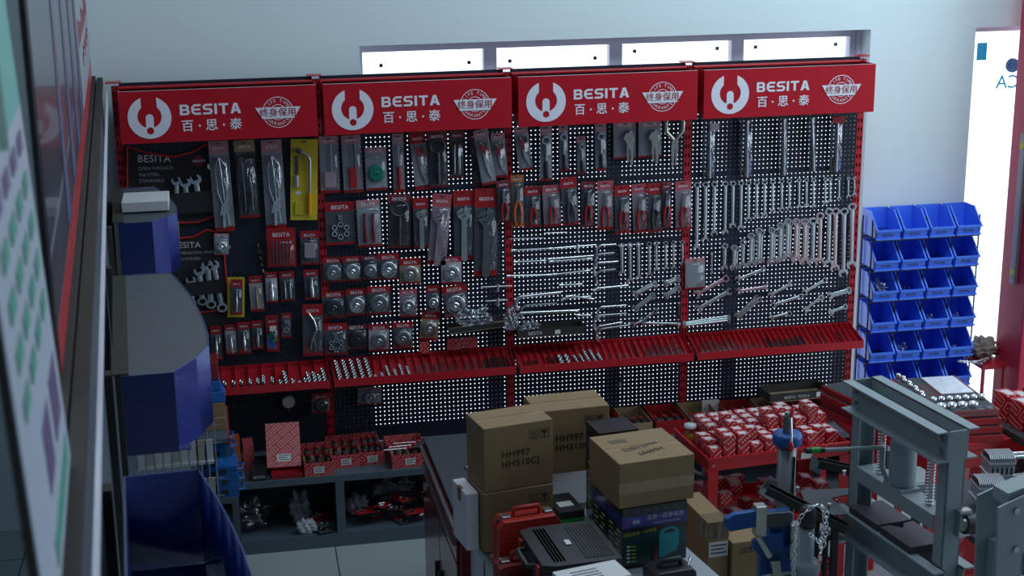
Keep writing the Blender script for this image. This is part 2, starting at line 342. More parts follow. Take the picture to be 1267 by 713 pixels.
# angular display capitals
def poly_letters():
    T = .013; H = .052; b = []
    def rct(x0, y0, x1, y1): return [(x0, y0), (x1, y0), (x1, y1), (x0, y1)]
    x = 0; w = .047; out = []
    def B(x): return [[(x, 0), (x+w-.01, 0), (x+w, .008), (x+w, .022), (x+w-.006, .027), (x+w-.002, .032), (x+w-.002, H-.008), (x+w-.012, H), (x, H)], rct(x+T, .010, x+w-T, .021), rct(x+T, .031, x+w-T-.002, H-.010)]
    def Ee(x): return [[(x+.014, 0), (x+w, 0), (x+w, .010), (x+.018, .010), (x+.0125, .016), (x+.0125, .021), (x+w-.004, .021), (x+w-.004, .031), (x+.0125, .031), (x+.0125, .036), (x+.018, H-.010), (x+w, H-.010), (x+w, H), (x+.014, H), (x, H-.014), (x, .014)]]
    def S(x): return [[(x, 0), (x+w-.01, 0), (x+w, .010), (x+w, .022), (x+w-.01, .031), (x+T, .031), (x+T, H-.010), (x+w, H-.010), (x+w, H), (x+.01, H), (x, H-.010), (x, .030), (x+.01, .021), (x+w-T, .021), (x+w-T, .010), (x, .010)]]
    def I(x): return [rct(x, 0, x+T, H)]
    def Tt(x): return [[(x+w/2-T/2, 0), (x+w/2+T/2, 0), (x+w/2+T/2, H-.010), (x+w, H-.010), (x+w, H), (x, H), (x, H-.010), (x+w/2-T/2, H-.010)]]
    def A(x): return [[(x, 0), (x+.014, 0), (x+.019, .011), (x+w-.014, .011), (x+w-.010, 0), (x+w+.005, 0), (x+w/2+.010, H), (x+w/2-.006, H)], [(x+.0225, .020), (x+w/2+.002, H-.013), (x+w-.0165, .020)]]
    for fn, ad in ((B, w), (Ee, w), (S, w), (I, T), (Tt, w), (A, w)): out += fn(x); x += ad+.009
    return out
BES = curve2d(poly_letters(), .0008, WHITEP)
HAN = [(textmesh(ch, .062, WHITEP, .0008, bold=.0006), dx) for ch, dx in (('百', 0), ('思', .118), ('泰', .236))]
RINGM = MB()
for r, dr_ in ((.078, .0035), (.040, .003)):
    ou = arc(0, 0, r, 0, 360, 40)[:-1]; nn = len(ou); inr = [(a*(r-dr_)/r, b*(r-dr_)/r) for a, b in ou]
    RINGM.add([(a, b, 0) for a, b in ou]+[(a, b, 0) for a, b in inr]+[(a, b, -.001) for a, b in ou]+[(a, b, -.001) for a, b in inr],
              [(i, (i+1) % nn, nn+(i+1) % nn, nn+i) for i in range(nn)]+[(i, 2*nn+i, 2*nn+(i+1) % nn, (i+1) % nn) for i in range(nn)], WHITEP)
def arctext(txt, r, a_mid, step, size, flip):
    for k, ch in enumerate(txt):
        if ch == ' ': continue
        a = a_mid+(k-(len(txt)-1)/2)*step*(1 if flip else -1); me = textmesh(ch, size, WHITEP, .0005)
        rot = radians(a-90 if not flip else a+90); T = Matrix.Translation((r*cos(radians(a)), r*sin(radians(a)), 0)) @ Matrix.Rotation(rot, 4, 'Z')
        RINGM.add([v.co[:] for v in me.vertices], [tuple(p_.vertices) for p_ in me.polygons], WHITEP, False, T); bpy.data.meshes.remove(me)
arctext('LIFE TIME', .059, 90, 15, .023, False); arctext('GUARANTEE', .059, 270, 17, .023, True)
RINGMESH = RINGM.mesh('badge')
BAND = MB().prism([(-.112, .026), (.112, .026), (.078, -.031), (-.078, -.031)], 0, .002, WHITEP, 'z').mesh('badge_band')
HAN2 = textmesh('终身保用', .046, CREDC, .0006)
REDH = mat('header_red', (.46, .008, .020), .42, spec=.3, bump=.02, bscale=10)
def header(parent):
    h = MB(); h.box(.02, .985, -.2, -.198, 2.14, 2.398, REDH)
    for x in (.02, .983): h.prism([(-.198, 2.14), (-.005, 2.20), (-.005, 2.395), (-.198, 2.398)], x, x+.002, REDH, 'x')
    h.box(.022, .983, -.198, -.185, 2.14, 2.142, REDH).box(.022, .983, -.197, -.18, 2.388, 2.398, mat('header_edge', (.55, .45, .45), .4))
    h.cyl((.02, -.012, 2.392), (.98, -.012, 2.392), .010, RED, n=8)
    hd = h.build('header_sign', parent)
    link('emblem', EMBLEM, hd, (.165, -.2015, 2.267), UPRIGHT)
    link('lettering', BES, hd, (.312, -.2015, 2.272), UPRIGHT)
    for me, dx in HAN: link('lettering', me, hd, (.345+dx, -.2015, 2.215), UPRIGHT)
    for dx in (.059, .177): MB().cyl((.345+dx, -.2023, 2.217), (.345+dx, -.2005, 2.217), .0055, WHITEP, n=10).build('lettering', hd)
    link('badge', RINGMESH, hd, (.792, -.2015, 2.268), UPRIGHT)
    link('badge_band', BAND, hd, (.792, -.2020, 2.268), UPRIGHT)
    link('badge_lettering', HAN2, hd, (.792, -.2050, 2.265), UPRIGHT)
TRAYF = Vector((0, -.218, .808)); TRAYB = Vector((0, -.006, .872))   # front and back of the sloping tray floor
def tray(parent, nd):
    t = MB(); x0, x1 = .012, .99
    t.prism([(-.22, .803), (-.006, .867), (-.006, .895), (-.008, .895), (-.008, .871), (-.215, .809), (-.2165, .846), (-.22, .846)], x0, x1, RED, 'x')
    for x in (x0, x1-.002): t.prism([(-.215, .806), (-.006, .869), (-.006, .897), (-.215, .848)], x, x+.002, RED, 'x')
    tr = t.build('tray', parent)
    d = MB().prism([(-.213, .811), (-.009, .873), (-.009, .895), (-.05, .892), (-.205, .826), (-.213, .822)], 0, .0015, RED, 'x').mesh('divider')
    for k in range(1, nd): link('divider', d, tr, (x0+(x1-x0)*k/nd, 0, 0), (0, 0, 0))
BAYN = ['leftmost', 'second from left', 'third from left', 'rightmost']
for i in range(4):
    bay = tag(empty('tool_display_rack', (i, 0, 0)), ['leftmost red and slate perforated tool rack behind the blue rounded boxes', 'perforated tool rack full of carded disc shaped cups, second from the left',
              'perforated tool rack with carded pliers above bare chrome bars, third from the left', 'rightmost perforated tool rack hung with long rows of bare spanners'][i], 'tool rack', 'joined perforated tool racks')
    link('slotted_post', POSTM, bay)
    if i == 3: link('slotted_post', POSTM, bay, (1, 0, 0))
    for z in (2.0525-.2525+.0005, 1.4475, 1.0945, .7415): link('perforated_panel', PM14, bay, (0, 0, z))
    link('perforated_panel', PM10, bay, (0, 0, .478)); link('perforated_panel', PM10, bay, (0, 0, 2.1535))
    link('lower_back_strip', BACKST, bay)
    header(bay); tray(bay, [14, 22, 26, 30][i])
    b = MB()   # base cabinet
    z1 = .40; y0 = -.45
    b.box(.0, .9995, y0, -.005, z1-.035, z1, GREYP).box(0, .9995, y0, -.005, .06, .075, GREYP).box(0, .9995, y0+.0, y0+.02, 0, .06, GREYP).box(0, .9995, -.02, -.005, .075, z1-.035, GREYP)
    for x in (0, .9775): b.box(x, x+.022, y0, -.02, .075, z1-.035, GREYP)
    b.build('base_cabinet', bay)

# ================================================================== TOOLS (prototype meshes; hanging straight down from z=0, thickness along y)
def ring_poly(cx, cz, r, n=14, a0=0, a1=360): return [(cx+r*cos(radians(a0+(a1-a0)*i/n)), cz+r*sin(radians(a0+(a1-a0)*i/n))) for i in range(n+1)]
def annulus(b, cx, cz, ro, ri, y0, y1, m, n=14, squash=1):
    O = ring_poly(cx, cz, ro, n)[:-1]; I = ring_poly(cx, cz, ri, n)[:-1]
    O = [(cx+(x-cx)*squash, z) for x, z in O]; I = [(cx+(x-cx)*squash, z) for x, z in I]
    vs = [(x, y, z) for y in (y0, y1) for P_ in (O, I) for x, z in P_]; fs = []
    for i in range(n):
        j = (i+1) % n; fs += [(i, j, n+j, n+i), (2*n+i, 3*n+i, 3*n+j, 2*n+j), (i, 2*n+i, 2*n+j, j), (n+i, n+j, 3*n+j, 3*n+i)]
    b.add(vs, fs, m)
def open_end(cx, cz, r, gap, a, depth=.15):
    """outline of an open jaw centred (cx,cz) opening towards angle a"""
    g = gap/2; t = math.degrees(math.asin(min(.95, g/r)))
    o = [(r*cos(radians(q)), r*sin(radians(q))) for q in [t+(360-2*t)*i/18 for i in range(19)]]
    pts = [(r*cos(radians(t)), r*sin(radians(t)))]+o[1:-1]+[(r*cos(radians(t)), -r*sin(radians(t)))]
    pts += [(-r*depth, -g), (-r*depth, g)]
    ca, sa = cos(radians(a)), sin(radians(a)); return [(cx+x*ca-z*sa, cz+x*sa+z*ca) for x, z in pts]
def comb_spanner(L, r=None, both=False, jaw_up=False, m=None):
    """combination spanner: ring end and open jaw"""
    m = m or SPCH; r = r or L*.075+.003; b = MB(); t = .0035
    w = r*.56
    if both: b.prism(open_end(0, -r, r, r*1.0, 75), -t, t, m)
    else: annulus(b, 0, -r, r, r*.60, -t*1.3, t*1.3, m)
    rj = r*1.12
    b.cyl((0, 0, -2*r+r*.25), (0, 0, -L+1.7*rj), w, m, r1=w*.85, n=12, T=Matrix.Diagonal((1, min(1, t*1.1/w), 1, 1)))
    b.prism(open_end(0, -L+rj, rj, rj*1.0, -75), -t, t, m)
    me = b.mesh('spanner'); 
    if jaw_up: me.transform(Matrix.Translation((0, 0, -L)) @ Matrix.Rotation(pi, 4, 'Y')); 
    return me
def adjustable(b, L, m, y=0):
    r = L*.115; t = .005
    b.prism([(-r*.42, -r*1.5), (r*.42, -r*1.5), (r*.5, -L*.97), (r*.2, -L), (-r*.2, -L), (-r*.5, -L*.97)], y-t*.7, y+t*.7, m)
    b.prism([(-r*.5, -r*1.7), (r*.55, -r*1.7), (r*1.0, -r*1.0), (r*1.05, -r*.2), (r*.6, r*.35), (r*.15, r*.75), (r*.05, -r*.45), (-r*1.0, -r*.75), (-r*1.1, -r*1.0)], y-t, y+t, m)
    b.prism([(-r*1.15, -r*.65), (-r*.1, -r*.35), (-r*.25, r*.35), (-r*.75, r*.1), (-r*1.2, -r*.45)], y-t, y+t, m)
    b.cyl((-r*.35, y-t*1.3, -r*1.15), (r*.25, y-t*1.3, -r*.95), r*.14, DSTEEL, n=8)
def pliers(parent, L, m, grip, y=0, open_=.10, kind=0):
    b = MB(); w = L*.055; t = .004; zp = -L*.34
    if kind == 1:   # long slim nose
        b.prism([(-w*.5, zp+w), (w*.5, zp+w), (w*.2, 0), (-w*.2, 0)], y-t, y+t, m)
    elif kind == 2:  # circlip: two thin tips
        for s in (-1, 1): b.prism([(s*w*.2, zp+w), (s*w*.75, zp+w), (s*w*.42, -L*.05), (s*w*.2, 0)], y-t*.6, y+t*.6, m)
        b.prism([(-w*1.1, zp+w*1.6), (w*1.1, zp+w*1.6), (w*1.1, zp-w*1.2), (-w*1.1, zp-w*1.2)], y-t*1.3, y+t*1.3, m)
    elif kind == 3:  # slip joint
        b.prism([(-w, zp+w), (w, zp+w), (w*.9, -L*.08), (w*.1, 0), (-w*.6, -L*.07), (-w*1.1, -L*.2)], y-t, y+t, m)
    else: b.prism([(-w*1.0, zp+w), (w*1.0, zp+w), (w*.8, -L*.1), (w*.35, 0), (-w*.35, 0), (-w*.8, -L*.1)], y-t, y+t, m)
    b.cyl((0, y-t*1.6, zp), (0, y+t, zp), w*.9, m, n=12)
    b.build('jaws', parent)
    for s in (-1, 1):
        MB().tube([(s*w*.3, y, zp-w*.3), (s*L*open_*.75, y, zp-L*.16), (s*L*open_, y, zp-L*.34), (s*L*open_*.85, y, -L*.86), (s*L*open_*.6, y, -L)], [w*.5, w*.7, w*.7, w*.62, w*.4], grip, 6).build('handle', parent)
def ratchet(parent, L, m, grip, y=0):
    b = MB(); r = L*.105
    b.prism(ring_poly(0, -r, r, 16)[:-1], y-.006, y+.006, m); b.cyl((0, y-.009, -r), (0, y-.005, -r), r*.6, DSTEEL, n=14)
    b.tube([(0, y, -r*1.8), (0, y, -L*.6)], [r*.42, r*.3], m, 8); b.build('ratchet_head', parent)
    MB().tube([(0, y, -L*.58), (0, y, -L*.64), (0, y, -L*.8), (0, y, -L*.98), (0, y, -L)], [r*.35, r*.55, r*.5, r*.56, r*.3], grip, 8).build('handle', parent)
def hexkeys(parent, L, y=0):
    b = MB()
    for k in range(6):
        x = -.018+.007*k; b.tube([(x+.012-.003*k, y-.003*k*.3, -.012-.004*k), (x, y, -.006-.004*k), (x+.003, y, -.02), (x*.6+.012, y, -L+.015*abs(k-5)*.6)], .0022, SATIN, 5)
    b.build('hex_keys', parent)
    MB().prism([(-.022, -.045), (-.012, -.025), (.022, -.06), (.024, -.085), (-.004, -.078)], y-.007, y+.004, TOOLRED).build('key_holder', parent)
def screwdriver_in(parent, L, y=0):
    MB().tube([(0, y, 0), (0, y, -L*.5)], .003, SATIN, 6).build('blade', parent)
    MB().tube([(0, y, -L*.48), (0, y, -L*.53), (0, y, -L*.6), (0, y, -L*.9), (0, y, -L)], [.006, .011, .009, .012, .007], TOOLRED, 8).build('handle', parent)

# ------------------------------------------------------------------ carded packs
HLET = {m: textmesh('BESITA', 1.0, m, .0) for m in (WHITEP,)}
STY = {  # header, body, foot materials, header share, foot share
    'grey': (CREDC, GREYCARD, CREDC, .22, .06), 'clear': (mat('pink_header', (.42, .20, .22), .35), mat('pale_card', (.27, .29, .32), .4), CREDC, .14, .05),
    'dark': (mat('dull_header', (.16, .02, .03), .5), mat('black_card', (.025, .028, .034), .5), mat('dull_foot', (.15, .01, .02), .5), .16, .04),
    'kraft': (CREDC, KRAFT, CREDC, .28, .08), 'orangek': (mat('orange_header', (.35, .12, .03), .5), mat('smoke_card', (.07, .07, .065), .5), mat('orange_foot', (.32, .10, .03), .5), .13, .09),
    'yellow': (YEL, YEL, YEL, .1, .04), 'red': (CREDC, CREDC, CREDC, .3, .05), 'brownk': (KRAFT, mat('black_card', (0, 0, 0)), CREDC, .15, .03),
    'white': (CREDC, mat('light_card', (.36, .35, .37), .45), CREDC, .2, .07), 'pink': (mat('rose_header', (.40, .07, .09), .4), mat('rosy_card', (.24, .19, .22), .4), CREDC, .18, .06)}
HOOKM = MB().tube([(0, 0, 0), (0, -.058, 0), (0, -.066, .006)], .0022, DSTEEL, 5).mesh('display_hook')
ncount = [0]
def pack(label, top, bot, style, tool=None, Y=None, name='tool_pack', cat='tool pack', group=None, bl=True, hook=True, text=True):
    """a card with its clear blister; top=(uL,uR,v) bot=(uL,uR,v) outline corners as seen, hung on the rack plane"""
    ncount[0] += 1
    if Y is None: Y = -.024-.012*(ncount[0] % 3)
    a, b, c, d = at(top[0], top[2], Y), at(top[1], top[2]-.04*(top[1]-top[0]), Y), at(bot[0], bot[2], Y), at(bot[1], bot[2]-.04*(bot[1]-bot[0]), Y)
    T = (a+b)/2; B = (c+d)/2; w = ((b-a).length+(d-c).length)/2; H = (T-B).length; tilt = atan2(-(B.x-T.x), T.z-B.z)
    hm, bm, fm, hs, fs = STY[style]; q = MB(); x = w/2
    z1 = -H*hs; z2 = -H*(1-fs); th = .0015
    q.box(-x, x, 0, th, z1, 0, hm).box(-x, x, 0, th, z2, z1, bm).box(-x, x, 0, th, -H, z2, fm)
    q.box(-.012, .012, -.0006, 0, -.016, -.011, INK)
    root = tag(q.build(name, None, (T.x, Y, T.z), (0, -tilt*-1, 0)), label, cat, group)
    if text and hs > .1 and w > .05: 
        s = w*.2; link('lettering', HLET[WHITEP], root, (0, -.0008, -H*hs*.52-.004), UPRIGHT).scale = (s, s, s)
    if tool: tool(root, w, H)
    if bl:
        e = .010; b2 = MB(); zt = z1*1.08; zb = z2; xi = x*.86; dep = -.020
        vs = [(-xi, -.0003, zt), (xi, -.0003, zt), (xi, -.0003, zb), (-xi, -.0003, zb), (-xi+e*.6, dep, zt-e), (xi-e*.6, dep, zt-e), (xi-e*.6, dep, zb+e), (-xi+e*.6, dep, zb+e)]
        b2.add(vs, [(4, 5, 6, 7), (0, 1, 5, 4), (1, 2, 6, 5), (2, 3, 7, 6), (3, 0, 4, 7)], CELLO if bl == 'c' else FILM, True); b2.build('clear_blister', root)
    if hook: 
        hk = link('display_hook', HOOKM, None, (T.x, -.0005, T.z-.0135)); hk.scale = (1, max(.6, (-Y+.012)/.058), 1); tag(hk, 'short wire display hook carrying a carded pack on the perforated panels', 'hook', 'wire display hooks')
    return root
# tool fillers: f(root, w, H)
def t_disc(m=None, n=0):
    def f(root, w, H):
        r = min(w*.40, H*.33); z = -H*.60; q = MB(); M_ = m or SATIN; T = Matrix.Translation((0, -.002, z)) @ Matrix.Rotation(pi/2, 4, 'X')
        q.lathe([(r, 0), (r, .009), (r*.93, .0115), (r*.45, .014), (r*.36, .0115), (r*.30, .0115), (r*.26, .018), (r*.14, .018), (r*.12, .012), (.0005, .012)], M_, 22, T); q.build('filter_cup', root)
        if n:
            v = MB()
            for k in range(n): a = 2*pi*k/n; v.box(-.0012, .0012, -.0160, -.0125, z+r*.45, z+r*.85, DSTEEL, Matrix.Translation((0, 0, z)) @ Matrix.Rotation(a, 4, 'Y') @ Matrix.Translation((0, 0, -z)))
            v.build('grip_slot', root)
    return f
def t_pl(kind, grip=None, m=None, op=.10, lf=.74):
    def f(root, w, H):
        L = H*lf; h = empty('pliers', (0, 0, 0)); h.parent = root; h.location = (0, -.010, -H*.22); pliers(h, L, m or SATIN, grip or TOOLRED, 0, min(op, w*.36/L), kind)
    return f
def t_ratch(grip=None):
    def f(root, w, H): h = empty('ratchet'); h.parent = root; h.location = (0, -.010, -H*.18); ratchet(h, H*.78, CHROME, grip or BLACK)
    return f
def t_adj(m, ang=0):
    def f(root, w, H):
        b = MB(); adjustable(b, H*.74, m, 0); b.build('adjustable_spanner', root, (0, -.010, -H*.27), (0, ang, 0))
    return f
def t_hex(root, w, H): h = empty('hex_key_set'); h.parent = root; h.location = (0, -.008, -H*.16); hexkeys(h, H*.76)
def t_driver(root, w, H): h = empty('screwdriver'); h.parent = root; h.location = (0, -.010, -H*.18); screwdriver_in(h, H*.76)
def t_tubes(n, m, r=.006):
    def f(root, w, H):
        for k in range(n):
            x = (k-(n-1)/2)*w*.7/max(n, 1.5); MB().tube([(x, -.010, -H*.28), (x, -.010, -H*.55), (x, -.010, -H*.57), (x, -.010, -H*.9)], [r*.7, r*.7, r, r], m, 8).build('rod', root)
    return f
def t_gun(root, w, H):
    MB().tube([(-w*.05, -.012, -H*.18), (w*.02, -.012, -H*.35), (w*.1, -.012, -H*.8)], [.006, .0045, .004], CHROME, 7).build('steel_pipe', root)
    MB().tube([(-w*.05, -.012, -H*.18), (-w*.28, -.011, -H*.3), (-w*.24, -.011, -H*.55), (-w*.02, -.011, -H*.72)], .005, SATIN, 7).build('hose', root)
    MB().tube([(w*.0, -.011, -H*.18), (w*.3, -.011, -H*.28), (w*.26, -.011, -H*.5), (w*.14, -.011, -H*.7), (w*.22, -.011, -H*.92)], .006, CHROME, 7).build('lever', root)
    MB().prism([(-w*.22, -H*.82), (-w*.05, -H*.68), (w*.22, -H*.66), (w*.32, -H*.75), (w*.1, -H*.8), (w*.02, -H*.95), (-w*.08, -H*.95), (-w*.08, -H*.80)], -.017, -.006, CHROME).build('pump_head', root)
def t_lwrench(root, w, H):
    MB().tube([(-w*.22, -.014, -H*.13), (w*.12, -.014, -H*.19), (w*.2, -.014, -H*.25), (w*.2, -.014, -H*.68)], .0075, SATIN, 8).build('wheel_nut_wrench', root)
    MB().cyl((-w*.28, -.014, -H*.12), (-w*.14, -.014, -H*.15), .012, DSTEEL, n=10).build('wrench_socket', root)
    MB().cyl((w*.2, -.014, -H*.66), (w*.2, -.014, -H*.92), .011, mat('amber_grip', (.75, .30, .0), .35), n=10).build('handle', root)
    MB().cyl((-w*.28, -.010, -H*.44), (-w*.28, -.010, -H*.58), .012, CHROME, n=12).build('socket', root)
    MB().box(-w*.34, -w*.22, -.006, 0, -H*.43, -H*.2, DSTEEL).build('extension_bar', root)
    MB().box(-w*.33, w*.0, -.008, -.001, -H*.93, -H*.77, mat('yellow_box', (.50, .42, .02), .4)).build('small_box', root)
    MB().box(-w*.32, -w*.12, -.0012, 0, -H*.68, -H*.64, PAPER).build('price_label', root)
def t_chain(root, w, H):
    r = w*.36; MB().tube([(r*cos(t*.35), -.010, -H*.26+r*sin(t*.35)*.9) for t in range(19)], .0045, DSTEEL, 6).build('chain_loop', root)
    MB().tube([(0, -.010, -H*.26-r*.9), (.004, -.011, -H*.5), (0, -.010, -H*.56), (0, -.010, -H*.92)], [.007, .006, .010, .009], DSTEEL, 8).build('handle', root)
def t_ringset(root, w, H):
    for k in range(6):
        a = k*pi/3+.5; x = w*.24*cos(a); z = -H*.66+w*.22*sin(a); b = MB(); annulus(b, x, z, w*.10, w*.06, -.016, -.002, CHROME, 14); b.build('socket', root)
    b = MB(); annulus(b, 0, -H*.66, w*.27, w*.24, -.006, -.003, DSTEEL, 20); b.prism([(-.008, -H*.42), (.008, -H*.42), (.014, -H*.3), (-.014, -H*.3)], -.008, -.001, SATIN); b.build('carrier_ring', root)
def t_puller(root, w, H):
    MB().tube([(-w*.2, -.010, -H*.16), (w*.05, -.010, -H*.3), (w*.2, -.010, -H*.5)], [.006, .007, .006], CHROME, 7).build('upper_arm', root)
    MB().tube([(w*.2, -.010, -H*.48), (-w*.02, -.010, -H*.66), (-w*.12, -.010, -H*.86)], [.008, .006, .005], CHROME, 7).build('lower_arm', root)
    MB().tube([(w*.05, -.010, -H*.6), (w*.12, -.010, -H*.9)], .004, SATIN, 6).build('screw_rod', root)
def t_box(m, z0=.6, z1=.9, k=.6, m2=None):
    def f(root, w, H):
        MB().box(-w*k/2, w*k/2, -.014, -.001, -H*z1, -H*z0, m).build('handle', root, bev=.004)
        MB().tube([(w*.1, -.010, -H*.14), (w*.1, -.010, -H*z0)], .0035, m2 or SATIN, 6).build('blade', root)
    return f
def t_lock(root, w, H):
    h = empty('locking_pliers'); h.parent = root; h.location = (w*.12, -.016, -H*.5)
    MB().prism([(-.012, -.005), (.0, .04), (.012, .055), (.026, .045), (.030, .0), (.030, -.05), (.024, -.13), (.012, -.13), (.010, -.05), (-.006, -.035)], -.006, .006, NICKEL).build('body', h)
    MB().prism([(-.014, -.005), (-.028, .012), (-.010, .045), (.002, .035), (-.006, .005)], -.005, .005, NICKEL).build('jaw', h)
    MB().prism([(-.010, -.035), (.002, -.04), (.004, -.115), (-.006, -.125)], -.004, .004, NICKEL).build('lever', h)
# ---- packs of the leftmost bay
g = 'carded tools of the leftmost rack'
pack('long crinkled clear pack of a grease pump next to the black spanner roll', (257, 282, 175), (267, 291, 287), 'clear', t_gun, bl='c', group=g)
pack('long black pack with brown header between two clear long packs', (289, 314, 174), (296, 322, 270), 'brownk', t_tubes(2, DSTEEL), bl='c', group=g)
pack('long crinkled clear pack of a grease pump beside the yellow card', (322.5, 348, 173.5), (329.5, 355, 284), 'clear', t_gun, bl='c', group=g)
pack('yellow card with bent wheel nut wrench and amber handle', (360, 393, 173), (359, 393, 273), 'yellow', t_lwrench, name='wheel_wrench_card', cat='tool pack', text=False, bl=False)
pack('red pouch of thin files under the second crinkled clear pack', (329.5, 365, 283), (331, 367, 331), 'red', t_tubes(6, DSTEEL, .003), name='file_pouch', group=g)
pack('small red topped pack with white outlined blister under the yellow card', (371, 394, 286), (372, 395, 328), 'grey', t_box(mat('pinkish_clear', (.35, .28, .33), .2), .35, .8, .6), group=g)
pack('small grey card with one round chrome fitting below a crinkled pack', (265, 283, 289.5), (265, 283, 316.5), 'clear', t_disc(CHROME), group=g)
pack('yellow and red card with small chrome swivel bar', (281.5, 302.5, 343.5), (281.5, 302.5, 393), 'yellow', None, text=False, bl=False, group=g)
pack('red topped card overlapping the small yellow card', (285.5, 300, 346), (285.5, 300, 390), 'grey', t_tubes(1, CHROME), Y=-.062, group=g, hook=False)
pack('silvery pack with brass coloured blow gun right of the small yellow card', (308, 323, 342), (310, 328, 386), 'white', t_tubes(1, BRASS), group=g)
pack('slim red topped pack of one long chrome socket', (328, 342, 337), (329.5, 344.5, 375), 'white', t_tubes(1, CHROME, .012), group=g)
pack('red topped pack of two joined chrome bars right of the slim socket pack', (345, 364, 336), (348, 365.5, 373), 'grey', t_tubes(2, SATIN), group=g)
pack('pack of one wide chrome tube at the edge of the leftmost rack', (375.5, 393, 334), (377, 395.5, 371), 'grey', t_tubes(1, SATIN, .014), group=g)
pack('tall red topped pack of an angled chrome arm puller', (374, 399, 377), (374.5, 400.5, 441), 'grey', t_puller, group=g)
for k, (a, b) in enumerate([((260, 274, 404), (261, 276, 446)), ((277, 291.5, 402), (281, 294, 439.5)), ((293, 309, 399), (295.5, 310.5, 438)), ((310.5, 325, 397), (312.5, 326.5, 433))]):
    pack(ORD[k]+' small red topped pack from the left just above the socket tray', a, b, 'grey' if k != 1 else 'white', t_tubes(1, CHROME if k < 3 else SATIN, .008), group='small packs above the socket tray')
def t_green(root, w, H):
    MB().tube([(-w*.3, -.012, -H*.6), (0, -.014, -H*.45), (w*.25, -.012, -H*.62), (0, -.013, -H*.7)], .006, GREEN, 6).build('green_strap', root)
    MB().box(-w*.4, w*.25, -.006, -.002, -H*.9, -H*.5, BLUEC).build('blue_panel', root)
    MB().box(-w*.2, w*.3, -.016, -.014, -H*.42, -H*.27, PAPER).build('price_label', root)
pack('red and blue bag with a green strap above the socket tray', (328, 344.5, 390.5), (330, 345.5, 435.5), 'red', t_green, name='strap_bag', cat='tool pack')
pack('tiny red topped pack right of the red and blue bag', (348, 360.5, 388), (348.5, 360, 418), 'grey', t_ringset, group=g)
f_ = tag(empty('fitting_string', at(319, 301, -.015)), 'string of small brass fittings hanging free on the leftmost rack', 'fittings')
for k in range(5):
    MB().cyl((.004*k, -.004, -.035*k), (.004*k+.003, -.004, -.035*k-.018), .006, BRASS, n=8).build('fitting', f_)
# ---- packs of the second bay
g = 'carded tools of the second rack'
pack('clear pack of pale cutters, first under the second red header', (394.5, 418, 169), (397, 421, 239.5), 'clear', t_box(mat('pale_pink', (.45, .32, .36), .3), .62, .9, .6), group=g)
pack('clear pack of a red handled knife with a dark blade', (422, 445.5, 168), (425.5, 450, 239), 'clear', t_box(TOOLRED, .55, .92, .42, BLACK), group=g)
pack('red topped pack with green tape reel', (451.5, 477, 182.5), (453, 480, 236), 'clear', t_disc(mat('green_reel', (.01, .22, .14), .3)), group=g)
pack('narrow pack of a red handled screwdriver', (484, 499.5, 166), (488, 500.5, 238), 'clear', t_driver, group=g)
pack('silvery tilted pack of hex keys with red holder, next to the chain wrench', (505, 526.5, 164), (515, 533, 235), 'white', t_hex, bl='c', group=g)
pack('dark card of a chain wrench with large loop, top row', (528, 553, 163), (531, 555, 232.5), 'dark', t_chain, group=g)
pack('small crinkled pack of dark spanners right of the chain wrench', (556, 574.5, 162.5), (556.5, 573.5, 220.5), 'dark', t_tubes(2, SATIN), bl='c', group=g)
pack('dark pack behind the fanned hex key packs', (579, 598, 163), (586, 605, 228), 'dark', t_hex, Y=-.018, group=g)
pack('fanned hex key pack tilted to the right, left of its pair', (585.5, 603, 161), (596.5, 615, 229), 'clear', t_hex, bl='c', Y=-.05, group=g)
pack('hex key pack with bright red foot at the right edge of the second rack', (607, 624, 165), (611, 628.5, 220), 'clear', t_hex, bl='c', group=g)
pack('grey card of six chrome sockets on a ring', (402, 438, 250.5), (404, 439.5, 303.5), 'grey', t_ringset, bl=False, group=g)
pack('tall clear case of two red and white rods', (441, 469, 248), (443, 473, 306), 'clear', t_tubes(2, mat('maroon_rod', (.18, .01, .03), .3), .010), group=g)
pack('dark card of a chain wrench hanging in the second row', (479, 509, 240.5), (480, 508, 307.5), 'dark', t_chain, group=g)
pack('card of the smallest adjustable spanner', (510, 530, 245), (513, 531, 308), 'grey', t_adj(SPCH), group=g)
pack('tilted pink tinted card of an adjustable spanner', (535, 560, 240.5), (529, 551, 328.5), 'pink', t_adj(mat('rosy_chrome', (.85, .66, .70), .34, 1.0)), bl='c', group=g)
pack('card of an adjustable spanner right of the tilted one', (561, 585.5, 236), (561.5, 587, 322.5), 'grey', t_adj(SPCH), group=g)
pack('largest card with a dark adjustable spanner', (587, 617, 233.5), (586, 615, 342), 'grey', t_adj(mat('blackened_steel', (.16, .19, .19), .4, .7)), group=g)
pack('dark red handled pliers card tucked beside the largest spanner card', (614, 631, 224), (616, 633, 275.5), 'dark', t_pl(0), group=g)
